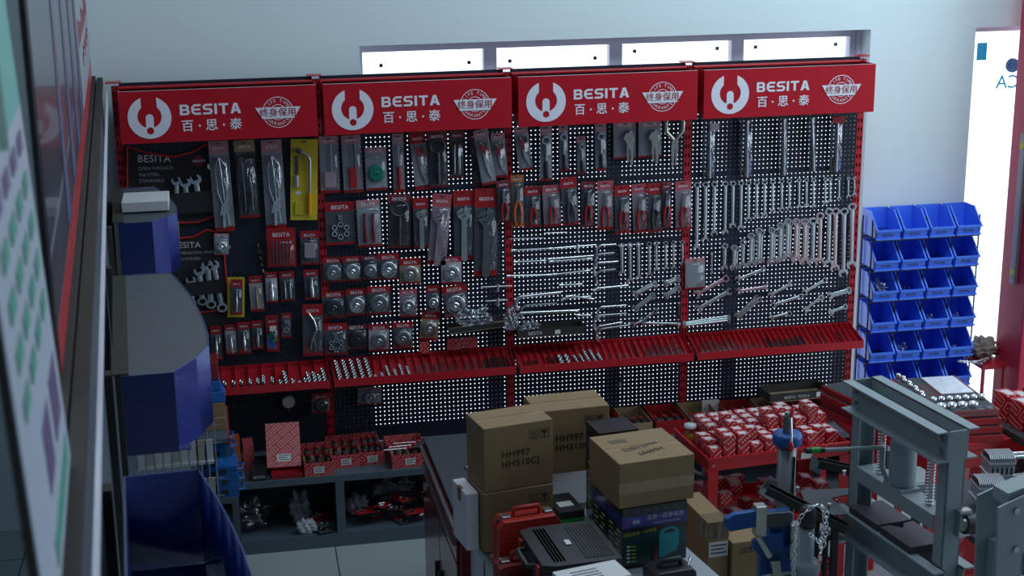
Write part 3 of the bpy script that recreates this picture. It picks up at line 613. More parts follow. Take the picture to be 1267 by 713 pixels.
DISCS = [((399, 424.5, 319), (399.5, 424.5, 350), 'grey', SATIN, 0), ((424, 448, 317.5), (424.5, 448.5, 348.5), 'grey', CHROME, 5), ((447.5, 467, 317), (448, 468, 346.5), 'dark', SATIN, 0), ((467, 493.5, 314.5), (468, 493.5, 347), 'grey', CHROME, 4),
    ((494, 520.5, 320), (495, 520.5, 352), 'kraft', NICKEL, 0), ((546, 571, 318), (546, 571, 352), 'white', CHROME, 6),
    ((397.5, 427, 361), (399, 428.5, 394.5), 'grey', DSTEEL, 0), ((428, 453.5, 358), (429, 454, 391), 'grey', CHROME, 3), ((454, 483, 355), (455, 483, 389.5), 'grey', SATIN, 5), ((494, 516, 358.5), (494, 515.5, 393), 'pink', CHROME, 0), ((527, 544, 354), (528, 544.5, 388.5), 'grey', CHROME, 4), ((546, 577, 354), (550, 580, 393.5), 'grey', CHROME, 6),
    ((427, 455, 403), (428, 456, 433), 'dark', BLACK, 0), ((456, 481, 402), (456.5, 481.5, 435), 'white', SATIN, 0), ((486, 511, 399), (486.5, 511, 432), 'grey', SATIN, 0), ((522, 545, 385), (519, 541, 422), 'kraft', NICKEL, 0)]
rown = ['upper row', 'middle row', 'lowest row']; cnt = [0, 0, 0]
for a, b, st, m, n in DISCS:
    r = 0 if a[2] < 340 else (1 if a[2] < 380 else 2); cnt[r] += 1
    pack('%s carded filter cup from the left in the %s, %s' % (ORD[cnt[r]-1], rown[r], {'grey': 'red header on grey card', 'dark': 'dull dark card', 'kraft': 'red header on brown card', 'white': 'red header on pale card', 'pink': 'rose tinted card'}[st]), a, b, st, t_disc(m, n), name='filter_cup_pack', cat='tool pack', group='carded filter cups on the second rack')
pack('card with a three lobed filter gripper at the lower left of the second rack', (400, 429, 401), (402, 430.5, 440), 'grey', t_ringset, group=g)
for k, (a, b) in enumerate([((519, 530.5, 423), (519, 530.5, 436)), ((553, 571, 420), (553, 571, 431)), ((572.5, 590, 418), (572.5, 590, 429))]):
    p0 = at(a[0], a[2], -.02); p1 = at(b[1], b[2], -.02)
    tag(MB().box(0, p1.x-p0.x, -.018, .018, p1.z-p0.z, 0, STAMP).build('parts_box', None, p0), ['tiny red printed box hanging below the tilted brown card', 'left of two tiny red printed boxes above the tray', 'right of two tiny red printed boxes above the tray'][k], 'box')
# brown-card discs hung below the trays and a dial gauge
pack('brown card with a dull disc just below the leftmost tray end', (386, 408, 487), (386, 408, 512), 'kraft', t_disc(DSTEEL), group='disc cards below the trays')
pack('pale card with a grey disc below the second tray', (443, 472, 480), (443, 472, 501), 'clear', t_disc(SATIN), group='disc cards below the trays', text=False)
ga = tag(empty('dial_gauge', at(357, 498, -.02)), 'small round dial gauge with a pale yellow rim under the leftmost tray', 'gauge')
MB().cyl((0, 0, 0), (0, .018, 0), .036, mat('gauge_rim', (.30, .33, .14), .4), n=20).build('case', ga); MB().cyl((0, -.002, 0), (0, 0, 0), .03, PAPER, n=20).build('face', ga)
MB().cyl((0, .009, -.034), (0, .009, -.06), .006, DSTEEL).build('stem', ga)
# ---- packs of the third bay
g = 'carded ratchets and hex keys on the third rack'
pack('bright clear pack of hex keys at the left edge of the third rack', (635, 653, 157), (643, 659, 211), 'clear', t_hex, bl='c', group=g)
pack('pack of the longest black handled ratchet', (668, 683, 155.5), (668, 682.5, 224), 'clear', t_ratch(), group=g)
pack('pack of a middle sized ratchet right of the longest one', (691.5, 702, 154.5), (692, 704, 212), 'clear', t_ratch(), group=g)
pack('pack of the shortest ratchet', (713, 724.5, 169), (715, 725, 215), 'clear', t_ratch(), group=g)
pack('pack of a ratchet with a bright collar left of the locking pliers', (736, 750, 153.5), (737, 750.5, 211), 'clear', t_ratch(), group=g)
pack('left clear shell pack of locking pliers whose handles stick out below', (759, 787, 151), (759, 787, 197), 'clear', t_lock, group=g)
pack('right clear shell pack of locking pliers whose handles stick out below', (790, 818, 150.5), (790, 818, 195), 'clear', t_lock, group=g)
p_ = at(835, 149, -.03); cl = tag(empty('locking_clamp', p_), 'large bare locking clamp with wide square jaws, hung below the third header', 'clamp')
q = MB(); O = [(-.05, -.0), (-.045, .02), (.045, .02), (.055, .0), (.05, -.09), (.018, -.115), (.010, -.07), (.034, -.06), (.036, -.012), (-.032, -.012), (-.036, -.062), (-.012, -.075), (-.016, -.115), (-.055, -.09)]
q.tube([(-.006, 0, -.105), (-.022, 0, -.085), (-.046, 0, -.062), (-.050, 0, -.012), (-.038, 0, .012), (.0, 0, .016), (.038, 0, .012), (.050, 0, -.012), (.046, 0, -.062), (.022, 0, -.085), (.010, 0, -.105)], [.008, .011, .012, .011, .010, .009, .010, .011, .012, .011, .008], NICKEL, 8); q.build('jaw_frame', cl)
MB().prism([(.018, -.095), (-.012, -.10), (-.018, -.15), (-.012, -.26), (-.008, -.26), (.004, -.15)], -.005, .005, NICKEL).build('lever', cl)
MB().prism([(.016, -.10), (.022, -.14), (.012, -.245), (.006, -.245), (.006, -.13)], -.004, .007, NICKEL).build('handle', cl)
g = 'carded pliers in the second row of the third rack'
PL = [((631, 649, 217), (634, 648, 281.5), 'orangek', t_pl(1, TOOLORG), 'orange edged pack of an orange handled cutter, first in the pliers row'),
 ((649, 669, 231), (650, 669.5, 281.5), 'grey', t_pl(0), 'dark card of red handled cutters next to the orange edged pack'), ((671, 692, 229.5), (673, 695, 281), 'pink', t_pl(0), 'shiny card of red handled pliers, third in the pliers row'),
 ((692, 713.5, 220), (697.5, 716, 279), 'grey', t_pl(3, DSTEEL), 'tilted card of bare steel slip joint pliers'), ((719.5, 738, 225), (718, 736, 282), 'dark', t_pl(0), 'dark card of stout combination pliers right of the steel ones'),
 ((739, 759, 224), (739, 758, 285), 'pink', t_pl(1), 'rosy card of red handled long nose pliers'), ((760.5, 779, 229.5), (761, 780, 289.5), 'grey', t_pl(2), 'first card of circlip pliers with thin red handles'),
 ((781.5, 800, 228), (784, 802, 288.5), 'pink', t_pl(2), 'second card of circlip pliers, on rosy card'), ((800.5, 818.5, 227), (802, 820, 288), 'grey', t_pl(2, DSTEEL), 'third card of circlip pliers, with black handles'),
 ((819, 831, 225.5), (820, 830, 282), 'dark', t_pl(2), 'narrow dark card of circlip pliers behind its neighbours'), ((834.5, 856, 224.5), (837, 855, 285), 'pink', t_pl(2), 'last card of circlip pliers, hung over the red post')]
for a, b, st, t, lb in PL: pack(lb, a, b, st, t, group=g, name='pliers_pack')
# ---- plastic sleeves on the fourth bay
def t_sleeve(root, w, H):
    MB().tube([(0, -.010, -.01), (0, -.010, -H*.99)], .011, SATIN, 8).build('steel_rod', root); MB().box(-w*.3, w*.3, -.014, -.001, -H*.98, -H*.78, BLACK).build('dark_foot', root)
g = 'clear sleeves at the top of the rightmost rack'
STY['sleeve'] = (mat('dark_bracket', (.03, .03, .035), .5), CELLO, BLACK, .03, .01)
SL = [((870, 885, 148), (869, 885, 221)), ((916, 931, 147), (915, 931, 220)), ((963.5, 974, 145), (963, 974.5, 217.5)), ((999, 1008, 144), (1001, 1010.5, 212)), ((1028, 1043, 143), (1026, 1041, 213))]
for k, (a, b) in enumerate(SL):
    r = pack(ORD[k]+' long clear sleeve from the left under the rightmost header'+(', with a red label' if k == 4 else ', with a white tag' if k == 0 else ''), a, b, 'sleeve', t_sleeve, group=g, name='tool_sleeve', bl='c', text=False, hook=False, Y=-.022)
    w = .06
    MB().box(-w, w, -.02, .018, .0, .006, BLACK).build('hanger', r)
    if k == 4: MB().box(-.035, .04, -.0245, -.0215, -.04, -.005, CREDC).build('red_label', r)
    if k == 0: MB().box(.0, .05, -.0245, -.0215, -.06, -.02, mat('pale_tag', (.45, .42, .48), .5)).build('price_tag', r)
r = pack('flat clear bag hung low by the post of the rightmost rack', (848, 872, 320), (848, 872, 358), 'clear', None, name='clear_bag', cat='bag', text=False)

# ---- bare spanners
SPM = {}
def spanner(u0, v0, u1, v1, label, group, Y=-.012, both=False, r=None, m=None, flip=False, name='combination_spanner'):
    a = at(u0, v0, Y); b = at(u1, v1, Y); L = (a-b).length; key = (round(L, 2), both, r, m.name if m else '')
    if key not in SPM: SPM[key] = comb_spanner(key[0], r, both, m=m)
    o = link(name, SPM[key], None, a, (0, atan2(a.x-b.x, a.z-b.z), 0)); o.scale = (1.18, 1, L/key[0]); return tag(o, label, 'spanner', group)
ROSY = mat('rose_lit_chrome', (.88, .68, .70), .34, 1.0, bump=.05, bscale=120)  # red reflections painted into the chrome tint
U = [862.5, 873, 884, 897.5, 907, 917, 926, 936, 946, 956, 967, 976.5, 988.5, 997.7, 1006.5, 1021, 1027, 1038, 1049.5, 1057]
VB = [311.7, 301, 292.6, 291, 283, 285.5, 275, 272, 270, 264.7, 262, 261, 259, 257, 258, 254, 251, 248, 245.6, 243]
for k, (u, vb) in enumerate(zip(U, VB)):
    spanner(u, 225.2-k*.36, u+(-.7 if k < 6 else 0), vb, ORD[k]+' combination spanner from the left in the upper row of the rightmost rack', 'upper row of combination spanners, longest at the left', Y=-.012, r=.0165-.0004*k)
U = [897, 908.6, 919.8, 929.4, 939, 955, 965.6, 974.6, 985.4, 996, 1006.4, 1015, 1026, 1034, 1044.5, 1054.5]
VT = [301, 303, 296, 288, 282, 281, 275, 270, 270, 270, 269, 262.5, 257, 257, 257, 251]
VB = [335.5, 335.5, 333, 331, 328.4, 328.4, 326, 322.4, 326, 328.4, 329.6, 328.4, 331, 337, 343, 333]
for k, (u, vt, vb) in enumerate(zip(U, VT, VB)):
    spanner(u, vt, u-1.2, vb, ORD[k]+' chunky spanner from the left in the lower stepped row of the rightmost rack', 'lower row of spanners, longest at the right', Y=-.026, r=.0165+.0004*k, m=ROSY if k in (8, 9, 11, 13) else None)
    if k in (1, 3, 4, 5, 6, 7, 8, 9): # backing spanners sharing the hook
        spanner(u+3.2, vt+1.5, u+1.6, vb-1, 'spanner hanging behind the '+ORD[k]+' one of the lower stepped row', 'lower row of spanners, longest at the right', Y=-.014, r=.0165+.0004*k)
spanner(880.5, 312, 880.5, 339, 'lone thin short spanner beside the flat clear bag', 'loose thin spanners', r=.007)
DG = [(75, 405, 258, 305), (82, 482, 275, 372), (290, 325, 450, 262), (296, 382, 468, 355), (462, 408, 592, 335), (478, 455, 645, 402), (640, 392, 768, 315), (290, 518, 412, 405), (303, 524, 428, 412),
      (645, 485, 745, 405), (652, 480, 752, 402), (770, 403, 893, 368), (772, 410, 895, 377), (775, 495, 875, 455), (465, 522, 585, 492)]
for k, (x0, y0, x1, y1) in enumerate(DG):
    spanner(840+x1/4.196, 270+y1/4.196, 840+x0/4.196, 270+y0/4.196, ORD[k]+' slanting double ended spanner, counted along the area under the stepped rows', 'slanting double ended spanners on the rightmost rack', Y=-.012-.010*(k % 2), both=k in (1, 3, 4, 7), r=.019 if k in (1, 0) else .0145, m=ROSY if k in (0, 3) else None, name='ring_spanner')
for k in range(3): spanner(840+268/4.196, 270+(508+12*k)/4.196, 840+18/4.196, 270+(545+8*k)/4.196, ['upper', 'middle', 'lower'][k]+' of three thin bright spanners lying across the red post above the tray', 'thin spanners across the post', Y=-.03-.008*k, r=.010)
U = [769, 779, 789.5, 803, 811.5, 823.5, 833, 844]; VB = [342, 351, 347, 343.5, 338, 335, 334.5, 328.5]
for k in range(8): spanner(U[k], 300.5-k*.45, U[k]+.6, VB[k], ORD[k]+' combination spanner of the short hanging row on the third rack', 'short row of combination spanners on the third rack', r=.0145-.0005*k)
DG = [(722, 378, 858, 306), (728, 385, 862, 318), (722, 463, 845, 370), (735, 465, 850, 382), (890, 318, 985, 278), (898, 325, 990, 290), (892, 388, 985, 325), (900, 395, 990, 338), (765, 530, 862, 462), (712, 548, 800, 520)]
for k, (x0, y0, x1, y1) in enumerate(DG):
    spanner(620+x1/4.458, 280+y1/4.458, 620+x0/4.458, 280+y0/4.458, ORD[k]+' slanting spanner counted along the right half of the third rack', 'slanting spanners on the third rack', Y=-.012-.010*(k % 2), r=.013, name='ring_spanner')
spanner(620+990/4.458, 280+540/4.458, 620+770/4.458, 280+535/4.458, 'long level spanner low at the right of the third rack', 'loose long spanners', r=.012)
spanner(620+980/4.458, 280+408/4.458, 620+978/4.458, 280+515/4.458, 'dull upright spanner beside the red post, low on the third rack', 'loose long spanners', r=.013, m=DSTEEL)

# ---- chrome bars and bent handles of the third bay: (kind, x0,y0,x1,y1) in the panel's own measured spots
def bar(kind, u0, v0, u1, v1, label, group, r=.006, m=None, Y=-.03):
    a = at(u0, v0, Y); b = at(u1, v1, Y); L = (b-a).length; m = m or SATIN
    nm = {'bar': 'extension_bar', 'slide': 'sliding_tee_bar', 'bent': 'bent_handle', 'flex': 'hinged_handle', 'thin': 'display_rod'}[kind]
    o = tag(empty(nm, a, (0, -atan2(b.z-a.z, b.x-a.x), 0)), label, 'handle' if kind in ('bent', 'flex') else 'bar', group)
    if kind == 'bent': MB().tube([(r*.3, 0, -.055), (r*.3, 0, -.022), (.018, 0, -.003), (.03, 0, 0), (L, 0, 0)], r, m, 8).build('rod', o); MB().cyl((r*.3, 0, -.072), (r*.3, 0, -.048), r*1.7, CHROME, n=10).build('socket', o)
    elif kind == 'flex': MB().tube([(.03, 0, 0), (L, 0, 0)], r, m, 8).build('rod', o); MB().cyl((0, 0, -.012), (.035, 0, 0), r*1.8, CHROME, n=10).build('swivel_head', o); MB().cyl((L-.012, 0, 0), (L+.01, 0, 0), r*1.4, CHROME, n=10).build('end_cap', o)
    elif kind == 'slide': MB().cyl((0, 0, 0), (L, 0, 0), r, m, n=8).build('rod', o); MB().cyl((L*.55, 0, .014), (L*.55, 0, -.03), r*1.5, CHROME, n=10).build('drive_head', o)
    else:
        MB().cyl((0, 0, 0), (L, 0, 0), r, m, n=8).build('rod', o)
        if kind == 'bar': MB().cyl((0, 0, 0), (.022, 0, 0), r*1.6, CHROME, n=10).build('socket_end', o); MB().cyl((L-.03, 0, 0), (L-.006, 0, 0), r*1.3, CHROME, n=10).build('drive_end', o)
    q = MB()
    for t in (.25, .78): q.cyl((L*t, 0, -r), (L*t, -Y-.003, -r-.004), .0022, CREDC, n=5)
    q.build('support_peg', o); return o
X = lambda x: 620+x/4.458
V = lambda y: 280+y/4.458
BARS = [('thin', 45, 70, 230, 65), ('thin', 238, 38, 360, 33), ('bar', 55, 134, 290, 122), ('slide', 292, 122, 525, 103), ('bar', 70, 198, 250, 190), ('bar', 258, 182, 510, 163), ('bar', 265, 196, 505, 178), ('bar', 30, 275, 282, 268), ('bar', 286, 268, 495, 243),
        ('bent', 525, 106, 635, 100), ('bent', 517, 156, 625, 147), ('bent', 512, 203, 645, 195), ('bent', 520, 250, 630, 238), ('flex', 508, 345, 690, 328), ('bar', 320, 326, 450, 320), ('flex', 330, 398, 490, 388), ('flex', 360, 380, 500, 402),
        ('bent', 78, 392, 330, 365), ('bent', 108, 440, 305, 425), ('bent', 82, 480, 425, 466), ('bar', 415, 492, 498, 492), ('bent', 530, 447, 690, 437), ('bent', 512, 495, 690, 482), ('bent', 520, 556, 668, 530), ('bent', 530, 570, 712, 545)]
for k, (kd, x0, y0, x1, y1) in enumerate(BARS):
    side = 'left' if x0 < 300 else 'middle'
    bar(kd, X(x0), V(y0), X(x1), V(y1), '%s of the chrome %s on the third rack, from the top' % (ORD[k], {'bar': 'extension bars', 'thin': 'thin rods', 'slide': 'sliding bars', 'bent': 'bent handles', 'flex': 'hinged handles'}[kd]), 'chrome bars and handles on the third rack', r={'thin': .0028, 'bar': .0055, 'slide': .006, 'bent': .0065, 'flex': .006}[kd]*(1.5 if k in (17, 19) else 1), m=CHROME if k % 2 else SATIN, Y=-.022-.026*(k % 3))
bar('slide', 595, 355.5, 633, 354, 'short pale tee bar at the right of the second rack, upper one', 'short tee bars', r=.005, m=NICKEL)
bar('slide', 600.5, 373, 628, 371.5, 'short pale tee bar at the right of the second rack, lower one', 'short tee bars', r=.007)
bar('bent', 767, 463, 803, 460, 'bent steel handle hung below the third tray', 'handles below the trays', r=.004, m=DSTEEL)

# ================================================================== WHAT LIES IN THE SLOPING TRAYS
def slope(s): return -.203+.185*s, .8125+.0560*s     # y and height of the tray floor
SLA = atan2(.0560, .185)
def sock_mesh(r, h):
    b = MB(); b.lathe([(.0005, 0), (r, 0), (r, h*.45), (r*.93, h*.5), (r, h*.56), (r, h), (r*.68, h), (r*.66, h*.55), (.0005, h*.55)], SOCK, 12); return b.mesh('socket')
SKM = {}
def sockets(bay, x, s0, n, r=.0105, h=.024, skew=0.0, phrase=''):
    k = (r, h)
    if k not in SKM: SKM[k] = sock_mesh(r, h)
    for j in range(n):
        y, z = slope(s0+j*(r*2.25)/.19)
        o = link('socket', SKM[k], None, (bay+x+skew*j, y, z+.0006+r*.33), (SLA, 0, 0)); tag(o, 'small chrome socket standing in the %s' % phrase, 'socket', 'chrome sockets in the %s' % phrase)
RODM = {}
def rods(bay, x, s0, L, n, phrase, r=.0028, m=None, pitch=.0075, fat=False):
    key = (round(L, 3), r, fat)
    if key not in RODM:
        b = MB(); b.cyl((0, 0, 0), (0, L*.3, 0), r*1.25, SATIN, n=6); b.cyl((0, L*.3, 0), (0, L, 0), r, SATIN, r1=r*.75, n=6)
        if fat:
            b = MB(); k = int(L/.011)
            for q in range(k): b.cyl((0, q*.011, 0), (0, q*.011+.0085, 0), r, SATIN if q % 2 else DSTEEL, r1=r*.8, n=8)
        RODM[key] = b.mesh('bit')
    for j in range(n):
        y, z = slope(s0+random.uniform(-.03, .03)); xx = bay+x+j*pitch+random.uniform(-.0008, .0008)
        o = link('bead_bit' if fat else 'tool_bit', RODM[key], None, (xx, y, z+r*1.3), (SLA, 0, random.uniform(-.03, .03)))
        tag(o, ('ribbed chrome bit' if fat else 'thin steel bit')+' lying with its like in the '+phrase, 'bit', 'bits in the '+phrase)
ph = 'leftmost rack tray'
for x in (.405, .445, .49, .53): sockets(0, x, .06, 1, .011, .058, 0, ph)
for x, n in ((.575, 2), (.615, 2), (.645, 3), (.69, 2)): sockets(0, x, .05, n, .0095, .05, .001, ph)
for x, n, s in ((.735, 2, .03), (.765, 5, .03), (.80, 2, .03), (.835, 1, .03), (.865, 2, .03), (.885, 4, .03), (.915, 4, .03), (.94, 3, .03), (.966, 5, .03)): sockets(0, x, s, n, .0115, .026, -.002, ph)
ph = 'second tray'
for k in range(5): sockets(1, .045+.040*k, .03, 7, .0120, .028, -.0015, ph)
for k, n in enumerate((2, 3, 6, 4, 6, 5)): sockets(1, .235+.036*k, .03, n, .0085, .020, -.0012, ph)
for k in range(9): rods(1, .455+.0435*k, .04+.01*(k % 3), .110+.02*(k % 2), 3, ph, .0045, pitch=.0118)
for k in range(4): rods(1, .845+.034*k, .035, .121, 2, ph, .0075, fat=True, pitch=.015)
ph = 'third tray'
for k in range(2): rods(2, .055+.05*k, .05, .075, 2, ph, .007, fat=True, pitch=.016)
for k in range(3): rods(2, .185+.026*k, .03, .09, 1, ph, .008, fat=True)
for k in range(2): sockets(2, .25+.038*k, .03, 3, .015, .02, -.001, ph)
for k in range(5): sockets(2, .335+.034*k, .03, 6 if k in (2, 3) else 4, .0095, .022, -.002, ph)
for k, n in enumerate((2, 3, 3)): rods(2, .53+.042*k, .04, .08, n, ph, .004)
for k in range(3): rods(2, .655+.022*k, .06, .17, 1, ph, .004, fat=True)
for k in range(7): rods(2, .74+.033*k, .02+.05*(k % 2), .11+.02*(k % 3), 3, ph, .0042, pitch=.0105)
ph = 'rightmost tray'
for k in range(7): rods(3, .05+.034*k, .02, .115+.015*(k % 3), 3, ph, .0046, pitch=.0108)
for k in range(4): rods(3, .30+.032*k, .03, .09, 3, ph, .0038)
for k in range(7): rods(3, .44+.034*k, .02, .10+.03*(k in (0, 5, 6)), 2, ph, .007, fat=True, pitch=.014)
for k in range(6): rods(3, .70+.045*k, .10, .14, 1, ph, .005, fat=True)

# open brown trays with plastic bags hooked over the panels
def open_box(b, w, d, h, m, t=.003, inner=None):
    inner = inner or m
    b.box(-w/2, w/2, 0, d, 0, t, inner).box(-w/2, w/2, 0, t, t, h, m).box(-w/2, w/2, d-t, d, t, h, m).box(-w/2, -w/2+t, t, d-t, t, h, m).box(w/2-t, w/2, t, d-t, t, h, m)
    return b
def bagmesh(w, d, h, m, seed=0, name='plastic_bag'):
    bm = bmesh.new(); bmesh.ops.create_icosphere(bm, subdivisions=4, radius=.5); rnd = random.Random(seed)
    ph_ = [rnd.uniform(0, 6) for _ in range(9)]
    for v in bm.verts:
        p = v.co.copy(); n = p.normalized()
        f = 1+.16*sin(9*n.x+ph_[0]+3*n.z)+.13*sin(11*n.y+ph_[1]-4*n.x)+.12*sin(13*n.z+ph_[2]+5*n.y)+.07*sin(23*n.x+19*n.y+ph_[3])+.06*sin(31*n.z-17*n.y+ph_[4])
        f *= 1+.35*max(0, n.z)**3*(sin(3*atan2(n.y, n.x)+ph_[5]))
        v.co = Vector((p.x*f*w, p.y*f*d, max(p.z*f*h, -h*.42)))
    for f in bm.faces: f.smooth = True
    me = bpy.data.meshes.new(name); bm.to_mesh(me); bm.free(); me.materials.append(m); me.transform(Matrix.Translation((0, 0, h*.42))); return me
BAGW = MILK
BAGT = film('thin_clear_bag', (.88, .91, .93), .16, 12, .5, .2)
for (u0, v0, u1, v1, lb, wb_) in ((556.5, 411, 637, 399.5, 'open dark tray of crumpled clear bags hooked on the second rack', 1), (641, 416, 723, 410, 'open brown tray with black printed side hooked on the third rack', 0)):
    a = at(u0, v0, -.12); b_ = at(u1, v1, -.12); w = (b_-a).x; q = MB(); open_box(q, w, .115, .045 if not wb_ else .03, mat('dark_print', (.03, .03, .03), .5), inner=KRAFT)
    o = tag(q.build('hanging_tray', None, ((a.x+b_.x)/2, -.12, (a.z+b_.z)/2-.015), (0, -atan2(b_.z-a.z, w)*.9, 0)), lb, 'tray')
    if wb_: tag(link('clear_bag', bagmesh(.20, .07, .09, BAGT, 3), None, (a.x+w*.40, -.062, (a.z+b_.z)/2-.002)), 'crumpled clear bags heaped in the dark hooked tray', 'bag')
    else:
        tag(link('clear_bag', bagmesh(.10, .08, .07, BAGT, 5), None, (a.x+w*.22, -.062, (a.z+b_.z)/2-.002)), 'small crumpled clear bag at the left end of the brown hooked tray', 'bag')
        MB().box(.02, .05, -.0015, 0, .012, .034, PAPER).build('print_patch', o); link('lettering', textmesh('BESITA', .026, PAPER, 0), o, (-.09, -.001, .023), UPRIGHT)
tag(link('clear_bag', bagmesh(.07, .05, .12, BAGT, 9), None, at(632, 408, -.16)), 'clear bag draped over the red post between the second and third racks', 'bag')

# ================================================================== BASE CABINET GOODS
def driver_mesh(L, blue=False):
    b = MB(); b.cyl((0, 0, 0), (0, L*.55, 0), .0028, SATIN, n=6)
    b.tube([(0, -L*.45, 0), (0, -L*.44, 0), (0, -L*.3, 0), (0, -L*.12, 0), (0, -L*.1, 0)], [.010, .015, .0165, .012, .012], BLACK, 8)
    g_ = BLUEC if blue else TOOLRED
    b.tube([(0, -L*.1, 0), (0, -L*.03, 0), (0, 0, 0)], [.0135, .0150, .008], g_, 8); b.cyl((0, -L*.452, 0), (0, -L*.44, 0), .009, g_, n=8)
    return b
DRH = {}
def screwdriver(loc, rz, rx, label, group, L=.2, blue=False):
    if (L, blue) not in DRH:
        h = MB(); g_ = BLUEC if blue else TOOLRED
        h.tube([(0, -L*.45, 0), (0, -L*.44, 0), (0, -L*.3, 0), (0, -L*.12, 0), (0, -L*.1, 0)], [.010, .015, .0165, .012, .012], BLACK, 8)
        h.tube([(0, -L*.1, 0), (0, -L*.03, 0), (0, 0, 0)], [.0135, .0155, .008], g_, 8); h.cyl((0, -L*.455, 0), (0, -L*.44, 0), .009, g_, n=8)
        DRH[(L, blue)] = (h.mesh('handle'), MB().cyl((0, 0, 0), (0, L*.55, 0), .003, SATIN, n=6).mesh('blade'))
    o = empty('screwdriver', loc, (rx, 0, rz)); link('handle', DRH[(L, blue)][0], o); link('blade', DRH[(L, blue)][1], o)
    return tag(o, label, 'screwdriver', group)
def label_on(o, x, z, w=.05, h=.03, y=-.0008):
    MB().box(x-w/2, x+w/2, y, y+.0006, z-h/2, z+h/2, PAPER).build('paper_label', o)
    q = MB()
    for k in range(3): q.box(x-w*.4, x+w*(.4-.15*(k % 2)), y-.0004, y, z+h*(.28-.26*k)-h*.05, z+h*(.28-.26*k)+h*.05, GREYCARD)
    q.build('label_print', o)
BX = [(372, 410, 597, 588), (402, 442, 583, 578.5), (437, 477, 578, 573.5), (478, 529, 583, 577)]
for k, (u0, u1, v0, v1) in enumerate(BX):
    a = atz(u0, v0, .40); b_ = atz(u1, v1, .40); a.y = b_.y = min(-.26, (a.y+b_.y)/2); a.y = max(a.y, -.44); w = (b_-a).x; y0 = [-.44, -.36, -.35, -.43][k]
    x = [.897, 1.045, 1.185, 1.375][k]; w = [.150, .150, .125, .195][k]
    q = open_box(MB(), w, .30, .075, STAMP, inner=KRAFT)
    o = tag(q.build('driver_box', None, (x, y0, .4005), (0, 0, .03)), 'open red printed box of screwdrivers, %s from the left on the grey base cabinet' % ORD[k], 'box', 'open boxes of screwdrivers on the base cabinet'); label_on(o, 0, .036, .055, .036)
    if k < 3:
        n = 3
        for r in range(3):
            ra = random.uniform(-.09, .09)
            for c in range(n):
                screwdriver((x-w/2+.027+c*(w-.054)/(n-1), y0+.105+.035*r, .423+.034*r), ra if r else 0, .0, 'black and red screwdriver in the %s open box from the left' % ORD[k], 'screwdrivers of the %s open box' % ORD[k])
    else:
        for c in range(8): screwdriver((x-.062+.041*(c % 4), y0+.105+.03*(c//4), .423+.034*(c//4)), 0, .0, 'black and red screwdriver heaped in the fourth open box', 'screwdrivers of the fourth open box')
        for c in range(3): screwdriver((x-.01+.03*c, y0+.05+.040*c, .492), pi/2+random.uniform(-.05, .05), 0, 'pale shafted screwdriver lying across the fourth open box', 'screwdrivers lying crosswise', .22)
q = MB().box(-.088, .088, 0, .065, 0, .245, STAMP).build('long_carton', None, (.722, -.385, .4475), (-.72, 0, -.04)); q.data.materials.append(CREDC)
tag(q, 'long red printed carton leaning back on the base cabinet against the panel', 'box'); label_on(q, 0, .05, .07, .04)
tag(MB().box(-.080, .080, 0, .078, 0, .026, CREDC).build('flat_carton', None, (.732, -.435, .4005), (0, 0, -.03)), 'flat red carton lying under the leaning long carton', 'box')
o = tag(MB().box(-.033, .033, 0, .07, 0, .20, STAMPO).build('upright_carton', None, (.470, -.32, .4005), (0, 0, .05)), 'tall orange printed carton at the left of the base cabinet', 'box')
tag(MB().box(-.027, .027, 0, .08, 0, .15, STAMPC).build('upright_carton', None, (.545, -.27, .4005), (0, 0, .05)), 'crimson printed carton standing right of the orange one', 'box')
for k in range(2):
    o = tag(MB().box(-.040, .040, 0, .10, 0, .055, mat('black_print_card', (.02, .02, .022), .35)).build('black_carton', None, (.590+.012*k, -.435 if k == 0 else -.32, .4005+.056*k*0), (0, 0, -.03*k)), ['black carton with white lettering at the cabinet front edge', 'black carton standing behind the lettered black one'][k], 'box')
    link('lettering', textmesh('BESITA', .020, PAPER, .0), o, (0, -.001, .020), UPRIGHT)
# cubbies: bags and heaps of carded packs
for (x, y, w, d, h, m, lb) in ((.53, -.27, .20, .16, .17, BAGT, 'big crumpled see-through bag in the left cubby'), (.80, -.26, .11, .12, .17, BAGW, 'milky white carrier bag slumping in the left cubby'), (.82, -.41, .10, .05, .08, BAGW, 'small milky bag in front of the carrier bag'),
                               (1.10, -.20, .11, .10, .10, BAGW, 'pale knotted bag lying in the second cubby'), (1.33, -.13, .24, .11, .20, BAGT, 'large thin clear bag filling the top of the second cubby')):
    tag(link('plastic_bag', bagmesh(w, d, h, m, int(x*100)), None, (x, y, .076)), lb, 'bag')
pm = {}
for k in range(16):
    x = .90 if k < 4 else 1.13+.36*((k*7 % 11)/11); y = -.40+.14*((k*5 % 9)/9)
    pass
    q = MB().box(-.035, .035, -.055, .055, 0, .002, CREDC if k % 2 else GREYCARD); q.box(-.035, .035, .02, .055, .002, .0025, CREDC)
    o = q.build('loose_pack', None, (x, y, .090+.011*k if k < 4 else .082+.011*(k-4)), (random.uniform(-.05, .06), random.uniform(-.05, .05), random.uniform(-1.4, 1.4)))
    tag(o, 'loose carded pack in the heap of the %s cubby' % ('left' if k < 4 else 'second'), 'tool pack', 'heap of loose packs in the %s cubby' % ('left' if k < 4 else 'second'))
    q = MB()
    for j in range(3): annulus(q, 0, 0, .012, .007, -.003, .003, CHROME, 10); 
    me = MB(); me.cyl((-.015, -.02, .009), (.012, .0, .009), .008, CHROME, n=8); me.cyl((.0, -.045, .008), (.018, -.03, .008), .007, SATIN, n=8); me.build('chrome_fitting', o)
